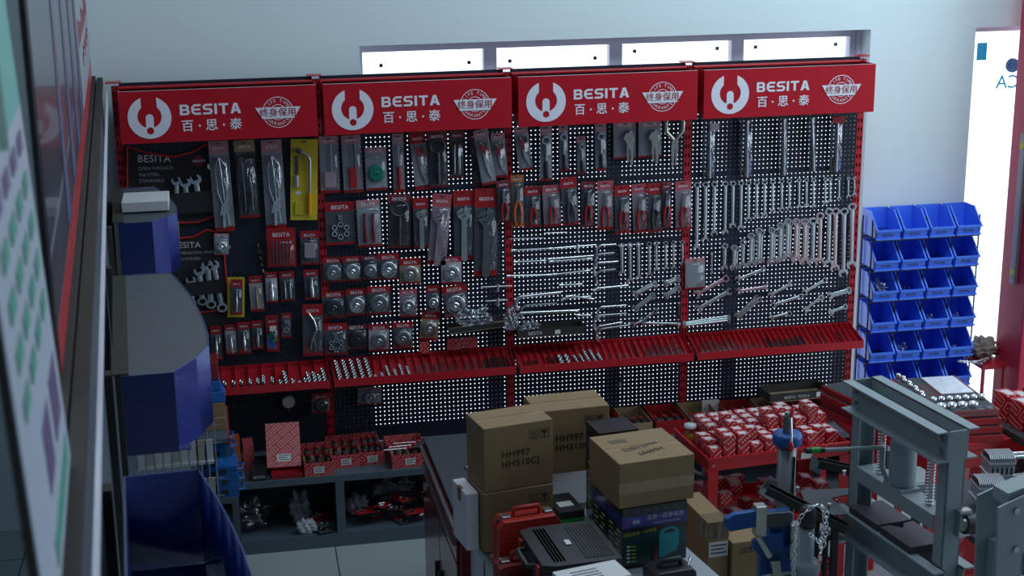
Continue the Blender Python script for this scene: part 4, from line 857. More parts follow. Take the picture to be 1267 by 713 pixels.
tag(MB().box(-.06, .06, -.04, .04, 0, .001, PAPER).build('white_leaflet', None, (1.60, -.38, .10), (.25, -.1, -.3)), 'white leaflet lying at the right of the second cubby', 'leaflet')

# boxes on the base cabinet of the third and fourth racks
B3 = [(2.50, .15, -.28), (2.665, .15, -.28), (2.85, .18, -.28), (3.05, .18, -.28), (3.28, .17, -.30), (3.47, .16, -.30), (3.68, .17, -.30), (3.87, .16, -.30)]
for k, (x, w, y0) in enumerate(B3):
    q = open_box(MB(), w, .27, .085, KRAFT if k % 2 else CREDC, inner=KRAFT); bl_ = k >= 6
    tag(q.build('driver_box', None, (x, y0, .4005)), 'open shallow box of tools on the base cabinet behind the cart, %s from left' % ORD[k], 'box', 'open boxes behind the red cart')
    for r in range(2):
        for c in range(4):
            if c == 3: continue
            screwdriver((x-w/2+.030+c*(w-.060)/2, y0+.105+.035*r, .425+.034*r), [.0, -.06, .07][(k+r) % 3], 0, ('black and blue' if bl_ and c % 2 else 'black and red')+' screwdriver in the %s box behind the red cart' % ORD[k], 'screwdrivers of the %s box behind the red cart' % ORD[k], .2, bl_ and c % 2 == 1)
q = open_box(MB(), .36, .16, .05, mat('dark_print', (.03, .03, .03), .5), inner=KRAFT)
o = tag(q.build('long_tray', None, (3.60, -.27, .54), (0, 0, .05)), 'long dark printed tray resting on the open boxes below the rightmost rack', 'tray'); link('lettering', textmesh('BESITA  TOOLS', .022, PAPER, 0), o, (-.02, -.001, .022), UPRIGHT)
MB().box(.10, .125, -.0012, 0, .010, .038, PAPER).build('print_patch', o)
o = tag(MB().box(-.05, .05, 0, .02, 0, .10, PAPER).build('white_carton', None, (3.15, -.06, .4005)), 'plain white carton standing behind the open boxes, near the third red post', 'box')

# ================================================================== BLUE BINS
ZB = [1.393, 1.213, 1.035, .850, .668, .488]; BW = .1635; BX0 = 4.088
rk = tag(empty('bin_stand', (BX0, 0, 0)), 'black rod stand carrying the tiers of blue bins beside the rightmost rack', 'stand')
q = MB()
for k in range(5):
    for y in (-.055, .075): q.cyl((k*BW-.0045, y, .02), (k*BW-.0045, y, 1.50), .0045, BLACK, n=6)
q.build('upright_rods', rk); q = MB()
for z in ZB: q.box(-.01, 4*BW, .070, .08, z-.02, z-.012, BLACK).box(-.01, 4*BW, -.06, -.05, z-.02, z-.012, BLACK)
q.build('cross_bars', rk); MB().box(-.01, 4*BW, -.10, .12, 0, .02, BLACK).build('base', rk)
BINM = MB(); w2 = BW-.016; D_ = .19; H_ = .145; prof = [(0, 0), (-.012, .052), (.085, H_), (D_, H_), (D_, 0)]; t_ = .003
for x in (0.004, w2-t_): BINM.prism(prof, x, x+t_, BLUEB, 'x')
BINM.box(.004, w2, 0, D_, -.0, t_, BLUEB).box(.004, w2, D_-t_, D_, t_, H_, BLUEB).prism([(0, 0), (-.012, .052), (-.012+t_, .052), (t_, 0)], .004, w2, BLUEB, 'x')
BINM.prism([(-.022, .050), (-.012, .058), (.088, H_+.004), (.088, H_-.004), (-.012, .048)], 0, .008, BLUEB, 'x').prism([(-.022, .050), (-.012, .058), (.088, H_+.004), (.088, H_-.004), (-.012, .048)], w2-.004, w2+.004, BLUEB, 'x')
BINM.box(0, w2+.004, -.022, -.010, .046, .056, BLUEB).box(0, w2+.004, -.010, .0, -.004, .006, BLUEB)
BINMESH = BINM.mesh('stacking_bin')
SM = [MB().cyl((0, 0, 0), (0, 0, .034), .009, SOCK, n=8).mesh('fastener'), MB().cyl((0, 0, 0), (0, .03, 0), .006, SOCK, n=7).cyl((0, -.006, 0), (0, 0, 0), .010, DSTEEL, n=6).mesh('fastener'), MB().cyl((0, 0, 0), (.0, 0.026, 0), .011, SOCK, n=8).mesh('fastener')]
FILL = [[6, 4, 8, 3], [8, 2, 9, 6], [3, 6, 4, 9], [3, 2, 2, 2], [7, 2, 0, 3], [0, 5, 3, 4]]
for r, z in enumerate(ZB):
    for c in range(4):
        x = BX0+c*BW+.002; yb = -.085
        o = tag(link('stacking_bin', BINMESH, None, (x, yb, z)), 'blue open fronted bin, %s in the %s tier from the top' % (['leftmost', 'second from left', 'third from left', 'rightmost'][c], ORD[r]), 'bin', 'blue stacking bins')
        q = MB()
        for j in range(5): q.box(.045+.012*j, .053+.012*j, -.0105, -.0095, .018+.004*(j % 2), .030-.003*(j % 3), GREYCARD)
        q.build('handwritten_mark', o)
        for j in range(FILL[r][c]):
            tag(link('fastener', SM[(r+c) % 3], None, (x+.028+.0235*(j % 5)+.004*(j//5), yb+.125-.036*(j//5)+.006*(j % 2), z+.0045+(.011 if (r+c) % 3 else 0)), (0, 0, random.uniform(-.7, .7) if (r+c) % 3 else 0)), 'small dark fastener in the %s bin of the %s tier' % (['leftmost', 'second', 'third', 'rightmost'][c], ORD[r]), 'fastener', 'fasteners in the %s bin of tier %s' % (['leftmost', 'second', 'third', 'rightmost'][c], ORD[r]))
for (c, r, s) in ((0, 2, .09), (1, 4, .07), (3, 4, .038), (2, 3, .05), (3, 3, .05)):
    tag(link('clear_bag', bagmesh(s, s, s*1.1, BAGT, c+r), None, (BX0+c*BW+.07, -.02, ZB[r]+.004)), 'crumpled clear bag lying in the %s bin of the %s tier' % (['leftmost', 'second', 'third', 'rightmost'][c], ORD[r]), 'bag')
tag(MB().box(-.03, .03, -.02, .02, 0, .03, BLUEC).build('small_carton', None, (BX0+2*BW+.07, -.02, ZB[5]+.004)), 'tiny blue and white carton in the lowest visible tier', 'box')
# low red shelf with spanners seen through the doorway
sh = tag(empty('low_shelf', (4.84, .02, 0)), 'low red shelf standing at the foot of the bright doorway', 'shelf')
SHX = .09
MB().box(-.06, SHX, -.16, .09, .585, .61, RED).build('shelf_board', sh)
for x in (-.055, SHX-.02):
    for y in (-.15, .07): MB().box(x, x+.015, y, y+.015, 0, .585, RED).build('leg', sh)
tag(link('cloth_heap', bagmesh(.16, .12, .12, mat('tan_cloth', (.35, .27, .22), .9, bump=.3, bscale=60), 4, 'cloth_heap'), None, (4.86, .02, .611)), 'heap of crumpled tan cloth on the low red shelf', 'cloth')
for k in range(3):
    o = link('combination_spanner', comb_spanner(.15, .014), None, (4.79+.03*k, -.12+.02*k, .62+.009*k), (pi/2-.05, 0, .9+.5*k)); tag(o, 'bare spanner lying in front of the tan cloth on the low red shelf', 'spanner', 'spanners on the low red shelf')

# ================================================================== RED CART WITH SMALL BOXES
def rot2(x, y, a): return x*cos(a)-y*sin(a), x*sin(a)+y*cos(a)
CA = .08; CO = Vector((2.605, -1.615, 0)); CW, CD = .715, .415
ct = tag(empty('tool_cart', CO, (0, 0, CA)), 'red three tier cart heaped with small red and white boxes', 'cart')
CRED = mat('cart_red', (.52, .012, .018), .35, coat=.1)
for z in (.735, .40, .08):
    q = MB(); q.box(.003, CW-.003, .003, CD-.003, z+.006, z+.012, CRED)
    q.box(0, CW, 0, .003, z, z+.065, CRED).box(0, CW, CD-.003, CD, z, z+.065, CRED).box(0, .003, .003, CD-.003, z, z+.065, CRED).box(CW-.003, CW, .003, CD-.003, z, z+.065, CRED)
    q.box(-.004, CW+.004, -.008, .004, z+.055, z+.066, CRED).box(-.008, .004, -.004, CD, z+.055, z+.066, CRED); q.build('shelf', ct)
for x in (0, CW):
    for y in (0, CD):
        sx_ = 1 if x == 0 else -1; sy_ = 1 if y == 0 else -1
        q = MB(); q.box(min(x, x+sx_*.045)-.002, max(x, x+sx_*.045)+.002, y-sy_*.004-.002, y-sy_*.004+.002, .05, .735, CRED).box(x-sx_*.004-.002, x-sx_*.004+.002, min(y, y+sy_*.045), max(y, y+sy_*.045), .05, .735, CRED)
        q.build('corner_post', ct)
        MB().cyl((x+sx_*.02, y+sy_*.02-.012, .026), (x+sx_*.02, y+sy_*.02+.012, .026), .026, RUBBER, n=14).build('caster', ct)
q = MB()
for x in (.02, CW-.02): q.cyl((x, -.011, .765), (x, -.008, .765), .007, SATIN, n=10)
q.build('bolt', ct)
MB().tube([(-.004, .02, .70), (-.05, .02, .72), (-.05, CD*.5, .72), (-.004, CD*.5, .70)], .018, BLACK, 8).build('push_handle', ct)
MB().box(CW*.65, CW*.65+.06, -.0095, -.008, .745, .775, PAPER).build('paper_label', ct)
SBX = {}
def small_box(x, y, z, w, d, h, label, group, rz=None, rx=0, ry=0, base=CO, ang=CA, lab=True):
    key = (w, d, h)
    if key not in SBX:
        SBX[key] = (MB().box(-w/2, w/2, -d/2, d/2, 0, h, STAMPS).mesh('small_box'), MB().box(-w*.30, w*.30, -d*.30, d*.30, h, h+.0006, PAPER).mesh('paper_label'))
    X_, Y_ = rot2(x, y, ang)
    o = link('small_box', SBX[key][0], None, (base.x+X_, base.y+Y_, z), (rx, ry, ang+(random.uniform(-.12, .12) if rz is None else rz)))
    if lab: link('paper_label', SBX[key][1], o)
    return tag(o, label, 'box', group)
G1 = 'red and white boxes standing on the cart top'
nx_, ny_ = 10, 6
for j in range(ny_):
    for i in range(nx_):
        if (i < 1 and j > 2) or (j == 0 and i > 7) or (j <= 1 and i == 6) or (j > 4 and i > 7): continue
        h = .13 if (j <= 1 and i in (1, 2, 3)) else (.125 if i in (7, 8) and j > 1 else .095 if j < 3 else .11)
        if j == 0 and i in (0, 3, 5): h = .075
        if i > 8 and j < 3: h = .065
        small_box(.04+i*.0700, .038+j*.0645, .748, .057, .054, h+.015, 'red and white box, %s from left in the %s row of the cart top' % (ORD[i], ORD[j]), G1)
        if i in (2, 5, 6, 8) and j in (2, 3): small_box(.04+i*.0700, .038+j*.0645, .748+h+.016, .048, .048, .05, 'small box stacked on the %s box of the %s row on the cart' % (ORD[i], ORD[j]), G1)
for k in range(26):
    x = .05+.60*((k*7 % 13)/12.0); y = (.06+.085*(k % 4)) if k % 3 else .13+.14*(k % 2); z = .414+(.0 if k < 14 else .088)
    small_box(x, y, z, .055 if k % 3 else .06, .055 if k % 3 else .10, .055, 'small red box tumbled on the middle tier of the cart', 'boxes tumbled on the middle cart tier', random.uniform(-.2, .2), 0 if k < 14 else random.uniform(-.15, .15), 0 if k < 14 else random.uniform(-.15, .15))
for k in range(10): small_box(.08+.14*(k % 5), .10+.17*(k//5), .094, .07, .10, .07, 'larger red box on the lowest tier of the cart', 'boxes on the lowest cart tier', 0)
X_, Y_ = rot2(.045, .33, CA); jr = tag(empty('parts_jar', (CO.x+X_, CO.y+Y_, .748)), 'clear jar of orange parts in the back left corner of the cart', 'jar')
MB().lathe([(.0005, 0), (.032, 0), (.033, .07), (.027, .08), (.027, .085)], FILM, 16).build('clear_wall', jr); MB().lathe([(.0005, .003), (.029, .003), (.029, .055), (.0005, .06)], mat('orange_parts', (.5, .2, .02), .5, var=.5, vscale=120), 12).build('orange_contents', jr); MB().lathe([(.0005, .098), (.03, .098), (.03, .083)], PAPER, 16).build('lid', jr)
# stacks of red trays left of the press and socket sets on the cart behind it
def foam_tray(x, y, z, w, d, rz, label, full=False, h=.03):
    o = tag(empty('socket_set_tray', (x, y, z), (0, 0, rz)), label, 'tray', 'stacked red tool set trays')
    q = MB(); q.box(-w/2, w/2, -d/2, d/2, 0, h, mat('tray_red', (.42, .012, .02), .4)); q.box(-w/2+.008, w/2-.008, -d/2+.008, d/2-.008, h, h+.003, mat('grey_foam', (.06, .065, .07), .8)); q.build('tray_body', o, bev=.004)
    if full:
        for k in range(11):
            r = .022 if k < 4 else .015; a = -w*.40+(.052 if k < 4 else .040)*(k % 4 if k < 4 else (k-4) % 7); b_ = -d*.40 if k < 4 else -d*.22
            MB().lathe([(.0005, 0), (r, 0), (r, .022), (r*.7, .022), (r*.68, .010), (.0005, .010)], CHROME, 14).build('socket', o, (a+.03, b_, h+.004))
        for k in range(9): MB().lathe([(.0005, 0), (.012, 0), (.012, .018), (.008, .018), (.0005, .008)], CHROME, 12).build('socket', o, (-w*.38+.01*(k % 2), -d*.08+.042*k*.9, h+.004))
        for k in range(6): MB().cyl((-w*.20+.035*(k % 2), -d*.02+.06*(k//2), h+.003), (-w*.20+.035*(k % 2), -d*.02+.06*(k//2), h+.0045), .011, CREDC, n=12).build('foam_recess', o)
        MB().box(-w*.08, w*.42, -d*.05, d*.44, h+.004, h+.012, mat('shiny_bag', (.72, .75, .80), .2, bump=.4, bscale=18)).build('shiny_wrap', o, bev=.003)
        MB().box(-w*.5, w*.46, -d*.505, -d*.40, h*.2, h+.006, CELLO).build('cellophane_edge', o)
    return o
def frame_cart(x, y, w, d, z, rz, label, m, top=None):
    o = tag(empty('mesh_sided_cart', (x, y, 0), (0, 0, rz)), label, 'cart')
    MB().box(0, w, 0, d, z-.04, z, top or m).build('top', o, bev=.004)
    q = MB()
    for a in (0, w-.04):
        for b_ in (0, d-.04): q.box(a, a+.04, b_, b_+.04, .0, z-.04, m)
    q.box(.04, w-.04, 0, .01, z-.12, z-.04, m).box(0, .01, .04, d-.04, z-.12, z-.04, m).box(.04, w-.04, 0, .01, .1, .18, m); q.build('frame', o)
    q = MB(); n = 14
    for k in range(n*2):
        u_ = .04+(w-.08)*k/n/2
        q.cyl((u_, .006, .18), (min(w-.04, u_+.3), .006, .18+min(.3, w-.04-u_)), .003, m, n=4); q.cyl((u_, .007, .48), (max(.04, u_-.3), .007, .48-min(.3, u_-.04)), .003, m, n=4)
        q.cyl((u_, .006, .48), (min(w-.04, u_+.25), .006, .48+min(.25, w-.04-u_)), .003, m, n=4); q.cyl((u_, .007, z-.12), (max(.04, u_-.25), .007, z-.12-min(.25, u_-.04)), .003, m, n=4)
    q.build('wire_mesh', o); return o
frame_cart(3.60, -1.84, .42, .55, .845, .10, 'red mesh sided cart behind the press under the socket set trays', CRED)
for k in range(4): foam_tray(3.83-.008*k, -1.56+.01*k, .846+.038*k, .33, .50, -.12+.02*k, ['lowest red tray of the pile behind the press', 'second red tray of the pile behind the press', 'third red tray of the pile behind the press', 'topmost red tray of chrome sockets and shiny wrap behind the press'][k], k == 3)
frame_cart(4.06, -1.95, .45, .50, .86, .10, 'red mesh sided cart with a dark top at the right edge', CRED, mat('dark_top', (.05, .055, .06), .5))
MB().prism([(0, 0), (.10, .0), (.13, .06), (.10, .06), (.08, .02), (.02, .02)], -.02, .02, BLACK, 'y').build('push_handle', [o for o in bpy.data.objects if o.name == 'mesh_sided_cart.001'][0], (-.10, .1, .70))
for j in range(3):
    for i in range(5):
        small_box(.075+i*.078, .10+j*.125, .861, .068, .105, .135 if (i+j) % 3 else .12, 'red printed carton, %s in the %s row on the dark topped cart' % (ORD[i], ORD[j]), 'red cartons on the dark topped cart', .02, base=Vector((4.06, -1.95, 0)), ang=.10)
tb = tag(empty('side_stand', (3.58, -1.02, 0)), 'low stand behind the press carrying flat red trays', 'stand')
MB().box(0, .30, 0, .40, .60, .63, CRED).build('top', tb)
for a in (0, .27):
    for b_ in (0, .37): MB().box(a, a+.03, b_, b_+.03, 0, .60, CRED).build('leg', tb)
for k in range(4): foam_tray(3.72+.012*(k % 2), -.82-.01*(k % 3), .631+.036*k, .29, .36, .35-.03*k, 'flat red tray, %s from the bottom of the pile left of the press' % ORD[k])
tag(MB().box(-.02, .02, -.015, .015, 0, .03, RUBRED).build('price_tag_roll', None, (3.72, -.85, .779), (0, 0, .3), bev=.004), 'tiny orange box on the pile of flat trays left of the press', 'box')

# ================================================================== GREY SHOP PRESS (long axis runs away from the camera)
P1 = Vector((2.794, -2.629, 0)); dX = Vector((.091, -.608, 0)); dX.normalize(); PA = atan2(dX.y, dX.x)
# local x runs from the far left end to the near right end, local y towards +x of the hall, z up
pr = tag(empty('shop_press', (P1.x, P1.y, 0), (0, 0, PA)), 'grey H frame hydraulic shop press with twin top beams and spring returned jack', 'press')
PL_, PD = .62, .165; ZT = 1.50
def chan(b, x0, x1, y, z0, z1, fl, out, m, t=.006):
    """channel beam: web at y, flanges reaching to y+out*fl"""
    ya, yb = sorted((y, y+out*t)); b.box(x0, x1, ya, yb, z0, z1, m); ya, yb = sorted((y, y+out*fl)); b.box(x0, x1, ya, yb, z1-t, z1, m).box(x0, x1, ya, yb, z0, z0+t, m)
for y, o_ in ((.045, -1), (PD-.045, 1)):      # flanges outwards; local y is mirrored so +y points to the right in plan
    b = MB(); chan(b, -.0, PL_+.0, y, ZT-.115, ZT, .05, o_, STEELBL); b.build('top_beam', pr)
    for x in (.035, PL_-.035):
        for z in (ZT-.035, ZT-.08): MB().cyl((x, y+o_*.006, z), (x, y+o_*.020, z), .012, SATIN, n=6).build('bolt', pr)
q = MB()
for x in (.10, .52): q.box(x, x+.005, .046, PD-.046, ZT-.05, ZT-.044, STEELBL)
q.build('spacer', pr)
for x0 in (.0, PL_-.055):
    b = MB(); xo = x0 if x0 == 0 else PL_
    s = 1 if x0 == 0 else -1
    b.box(min(xo, xo+s*.006), max(xo, xo+s*.006), .046, PD-.046, .04, ZT-.002, STEELBL)
    for y in (.046, PD-.052): b.box(x0, x0+.055, y, y+.006, .04, ZT-.12, STEELBL)
    b.build('upright', pr)
    MB().box(x0-.02, x0+.075, -.02, PD+.05, 0, .04, STEELBL).build('foot', pr)
    q = MB()
    for k in range(4): q.cyl((xo+s*.0005-s*.003, PD/2, .35+.13*k), (xo-s*.0035, PD/2, .35+.13*k), .010, DARK, n=10)
    q.build('pin_hole', pr)
b = MB(); b.box(.058, PL_-.058, .040, PD-.040, 1.155, 1.16, STEELBL).box(.058, PL_-.058, .040, .045, 1.10, 1.155, STEELBL).box(.058, PL_-.058, PD-.045, PD-.04, 1.10, 1.155, STEELBL); b.build('sliding_plate', pr)
JX = .30; JY = PD/2
b = MB(); b.box(JX-.06, JX+.06, JY-.042, JY+.042, 1.16, 1.172, STEELBL).lathe([(.0005, 1.172), (.047, 1.172), (.050, 1.18), (.050, 1.34), (.045, 1.352), (.028, 1.355), (.026, 1.365), (.018, 1.366), (.018, 1.384), (.0005, 1.382)], STEELBL, 20, Matrix.Translation((JX, JY, 0))); b.build('bottle_jack', pr)
b = MB(); b.tube([(JX-.05, JY-.03, 1.17), (JX-.075, JY-.04, 1.22), (JX-.075, JY-.042, 1.30)], .010, STEELBL, 8).build('pump_lever', pr)
b = MB(); hb = Vector((JX-.075, JY-.044, 1.30)); b.tube([hb, hb+Vector((-.035, -.23, .009))], .0085, STEELBL, 8).build('pump_handle', pr)
b = MB(); b.tube([hb+Vector((-.035, -.23, .009)), hb+Vector((-.040, -.265, .011)), hb+Vector((-.045, -.305, .013))], [.011, .013, .012], BLACK, 8); b.tube([hb+Vector((-.038, -.25, .0105)), hb+Vector((-.042, -.285, .012))], .0133, GREEN, 8).build('hand_grip', pr)
for x in (.155, .475):
    pts = [(x+.015*cos(t*.9), JY+.015*sin(t*.9), 1.165+(ZT-.14-1.165)*t/110) for t in range(111)]
    MB().tube(pts, .0028, SATIN, 5).cyl((x, JY, 1.14), (x, JY, 1.165), .012, SATIN, n=10).build('return_spring', pr)
for y, o_ in ((.045, -1), (PD-.045, 1)):
    b = MB(); chan(b, -.03, PL_+.03, y, .86, .975, .05, o_, STEELBL); b.build('bed_beam', pr)
q = MB()
for x in (.0, PL_): q.cyl((x+(.03 if x == 0 else -.03), -.03, .84), (x+(.03 if x == 0 else -.03), PD+.03, .84), .012, SATIN, n=10)
q.build('bed_pin', pr)
for k, x in enumerate((.17, .385)):
    T = Matrix.Translation((x, JY, .977)); pl_ = [(-.075, -.10), (.075, -.10), (.075, .10), (.03, .10), (0, .06), (-.03, .10), (-.075, .10)]
    tag(MB().prism(pl_, 0, .028, mat('arbor_plate', (.05, .045, .055), .5, .3, bump=.1), 'z').build('arbor_plate', None, pr.location+Vector((dX.x*x-dX.y*JY*1.0, dX.y*x+dX.x*JY, .9765)), (0, 0, PA+pi/2), bev=.002), ['far dark notched plate lying on the press bed', 'near dark notched plate lying on the press bed'][k], 'plate')
w_ = empty('winch', (0, 0, 0)); w_.parent = pr; w_.location = (PL_, PD-.075, 1.15)
MB().box(.0, .03, -.0, .05, -.05, .05, SATIN).build('winch_bracket', w_); MB().cyl((.03, .02, 0), (.034, .095, -.01), .036, BLACK, n=18).cyl((.032, .01, 0), (.032, .02, 0), .024, NICKEL, n=14).build('winch_wheel', w_)

# second grey machine at the lower right corner
GP = Vector((2.98, -3.62, 0))
cr = tag(empty('engine_crane', (GP.x, GP.y, 0), (0, 0, .15)), 'grey steel machine frame with tapering side plates and a blue white sticker, lower right corner', 'crane')
for y in (0, .11):
    MB().prism([(-.055, 1.05), (.02, 1.05), (.035, 1.20), (.12, 1.20), (.14, 1.05), (.22, 1.05), (.20, 1.25), (.16, 1.44), (.0, 1.40), (-.07, 1.38)], y, y+.008, STEELBL).build('side_plate', cr)
MB().box(-.02, .05, .012, .105, .03, 1.22, STEELBL).build('mast', cr); MB().prism([(.10, .03), (.16, .03), (.24, 1.22), (.17, 1.22)], .012, .105, STEELBL).build('brace', cr)
MB().box(-.10, .30, -.05, .17, 0, .03, STEELBL).build('base', cr)
MB().prism([(-.02, 1.37), (.30, 1.43), (.30, 1.475), (-.02, 1.415)], .02, .10, STEELBL).build('boom', cr)
q = MB().box(.075, .110, -.002, -.0005, 1.27, 1.40, mat('sticker_blue', (.02, .05, .25), .4)).box(.110, .135, -.002, -.0005, 1.27, 1.40, PAPER); q.build('sticker', cr)
for x, z in ((.0, 1.36), (.01, 1.22), (.05, 1.10), (.15, 1.22), (.18, 1.12)): MB().cyl((x, -.008, z), (x, -.0005, z), .012, SATIN, n=6).build('bolt', cr)
# finned compressor pumps
def pump(x, y, z, rz, label, tubes=True):
    o = tag(empty('compressor_pump', (x, y, z), (0, 0, rz)), label, 'compressor', 'finned compressor pumps')
    MB().box(-.05, .05, -.05, .05, 0, .03, IRON).box(-.058, .058, -.058, .058, .03, .036, IRON).box(-.052, .052, -.054, .054, .036, .075, IRON).build('cylinder_block', o, bev=.003)
    q = MB()
    for k in range(5): q.box(-.045+.02*k, -.037+.02*k, -.0555, -.0540, .040, .070, BLACK)
    q.box(-.053, .053, -.0553, -.0535, .076, .079, BLACK); q.build('dark_slot', o)
    q = MB().box(-.055, .055, -.055, .055, .079, .090, IRON)
    for k in range(13):
        xx = -.052+.0085*k; q.prism([(-.052, .09), (.052, .09), (.050, .108), (.030, .122), (-.030, .122), (-.050, .108)], xx, xx+.0035, IRON, 'x')
    q.prism([(-.045, .09), (.045, .09), (.045, .104), (.028, .116), (-.028, .116), (-.045, .104)], -.052, .052, DSTEEL, 'x'); q.build('finned_head', o)
    if tubes:
        q = MB()
        for yy in (-.02, .02): q.tube([(.05, yy, .100), (.10, yy, .102), (.22, yy, .092)], .009, CHROME, 8)
        q.build('chrome_pipe', o)
def stand(name, x0, x1, y0, y1, z, label, m):
    o = tag(empty(name, (x0, y0, 0)), label, 'stand'); MB().box(0, x1-x0, 0, y1-y0, z-.03, z, m).build('top', o)
    for a in (0, x1-x0-.03):
        for b_ in (0, y1-y0-.03): MB().box(a, a+.03, b_, b_+.03, 0, z-.03, m).build('leg', o)
    return o
stand('machine_stand', 3.30, 3.84, -2.86, -2.26, .865, 'dark stand holding the finned compressor pumps behind the press', DARK)
pump(3.61, -2.40, .925, -.15, 'finned silver pump with twin chrome pipes, farthest right of its kind'); pump(3.49, -2.54, .880, -.15, 'finned silver pump half hidden by the press upright, no pipes in view', False); pump(3.42, -2.76, .8655, -.1, 'finned silver pump standing nearest, between press and crane', False)
p_ = tag(empty('silver_vice', (3.24, -3.12, .80), (0, 0, .3)), 'silver clamp block with round bolt heads low between the press and the crane', 'clamp')
MB().box(-.09, .09, -.05, .05, 0, .16, IRON).build('block', p_, bev=.004); q = MB()
for k in range(5): q.cyl((-.07+.035*k, -.02, .16), (-.07+.035*k, -.02, .178), .013, CHROME, n=8).cyl((-.07+.035*k, .025, .16), (-.07+.035*k, .025, .174), .010, CHROME, n=8)
q.build('bolt_head', p_)
stand('low_stand', 3.14, 3.42, -3.22, -3.00, .798, 'low dark stand under the silver clamp block', DARK)

# ================================================================== SPRING COMPRESSOR, LIFTING ARMS AND SMALL JACK IN FRONT OF THE CART
SCX, SCY = 2.665, -2.40
sc = tag(empty('spring_compressor', (SCX, SCY, 0)), 'slotted steel column with blue collar and red tipped crank, blue jaws below', 'spring compressor')
MB().lathe([(.0005, .0), (.038, 0), (.038, 1.20), (.0005, 1.20)], COLST, 20).build('steel_column', sc)
MB().box(.012, .022, -.0405, -.036, .45, 1.12, INK).build('guide_slot', sc)
MB().lathe([(.036, 1.165), (.058, 1.165), (.060, 1.172), (.060, 1.20), (.054, 1.212), (.034, 1.214), (.0005, 1.214)], BLUEM, 20).build('blue_collar', sc)
MB().cyl((0, 0, 1.214), (0, 0, 1.285), .020, COLST, n=14).cyl((0, 0, 1.285), (0, 0, 1.300), .014, SATIN, n=6).build('spindle', sc)
q = MB().tube([(.002, -.022, 1.282), (-.006, -.055, 1.22), (-.010, -.065, 1.185)], .0055, CHROME, 8); q.build('crank', sc)
MB().tube([(-.009, -.062, 1.195), (-.011, -.067, 1.18), (-.013, -.070, 1.160)], [.008, .013, .010], TOOLRED, 8).build('crank_knob', sc); MB().tube([(.004, -.018, 1.285), (.012, -.01, 1.305), (.018, -.004, 1.318)], [.007, .010, .007], TOOLRED, 8).build('crank_knob', sc)
b = MB(); b.box(-.13, .055, -.085, -.04, .40, .78, BLUEM).box(-.15, .06, -.12, -.035, .74, .765, BLUEM).box(-.10, .0, -.10, -.03, .78, .90, BLUEM); b.build('blue_carriage', sc, bev=.006)
b = MB()
for x, z, l in ((-.30, .905, .13), (-.18, .795, .13)): b.prism([(x, z-.02), (x+.02, z-.045), (x+l, z-.035), (x+l, z+.035), (x+.04, z+.030), (x, z+.012)], -.13, -.10, BLUEM)
b.build('blue_jaw', sc, bev=.004)
b = MB(); b.box(-.175, -.13, -.14, -.09, .83, .96, NICKEL).box(-.03, .02, -.15, -.10, .72, .87, NICKEL).box(-.13, -.02, -.125, -.105, .86, .92, DSTEEL).prism([(-.11, .72), (-.07, .72), (-.055, .60), (-.07, .57), (-.10, .58), (-.085, .62)], -.15, -.12, NICKEL); b.build('clamp_block', sc, bev=.003)
b = MB(); b.cyl((-.17, -.15, .84), (-.12, -.16, .75), .012, NICKEL, n=8).cyl((-.03, -.155, .80), (.06, -.175, .735), .011, NICKEL, n=8).cyl((-.14, -.14, .655), (.06, -.14, .665), .008, SATIN, n=8).cyl((.035, -.14, .53), (.035, -.14, .69), .007, SATIN, n=8); b.build('threaded_bolt', sc)
MB().cyl((-.12, -.0, .0), (-.12, -.0, .03), .1, BLUEM, n=20).box(-.2, .05, -.13, .12, 0, .02, BLUEM).build('base_plate', sc)
# folding black lifting arms with a grey sheet
la = tag(empty('lifting_frame', (2.62, -2.68, 0)), 'pair of black folding steel arms with bright brackets over a dark grey sheet', 'lift')
def chan_arm(a, b_, w=.02, h=.035):
    a = Vector(a); b_ = Vector(b_); d = (b_-a); L = d.length; R_ = d.to_track_quat('X', 'Z').to_matrix().to_4x4(); T = Matrix.Translation(a) @ R_; q = MB()
    q.box(0, L, -w, -w+.003, 0, h, BLACK, T).box(0, L, w-.003, w, 0, h, BLACK, T).box(0, L, -w, w, 0, .003, BLACK, T); return q
chan_arm((-.15, .00, 1.085), (.11, -.17, .965)).build('near_arm', la); chan_arm((.13, .17, 1.10), (.30, .125, 1.06)).build('far_arm', la)
MB().prism([(-.13, -.01), (-.07, -.055), (-.045, -.035), (-.055, .035), (-.085, .055)], -.0, .006, SATIN).build('bright_bracket', la, (-.04, .025, 1.085))
MB().prism([(.0, -.03), (.05, -.06), (.06, -.02), (.01, .03)], .0, .006, SATIN).build('bright_bracket', la, (.09, .15, 1.13))
MB().prism([(.0, 0), (.03, -.01), (.03, .035), (.0, .045)], .0, .006, SATIN).build('bright_bracket', la, (.27, .11, 1.09))
q = MB()
for p__ in ((-.02, .0, 1.075), (.08, -.08, 1.03), (.27, .11, 1.085), (.2, .06, 1.10)): q.cyl(p__, Vector(p__)+Vector((0, 0, .02)), .008, CHROME, n=8)
q.build('rivet', la)
MB().prism([(.06, .16), (.30, .13), (.30, .095), (.15, .06), (.15, -.10), (.0, -.10)], 1.005, 1.009, mat('dark_sheet', (.055, .065, .072), .35), 'z').build('grey_sheet', la)
MB().cyl((.03, .02, .975), (.125, -.05, .97), .024, RUBBER, n=14).build('rubber_roller', la)
q = MB()
for x, y in ((.12, .13), (.27, .1), (.02, -.07), (.10, -.10)): q.box(x-.012, x+.012, y-.012, y+.012, 0, 1.0, BLACK)
q.build('support_leg', la)
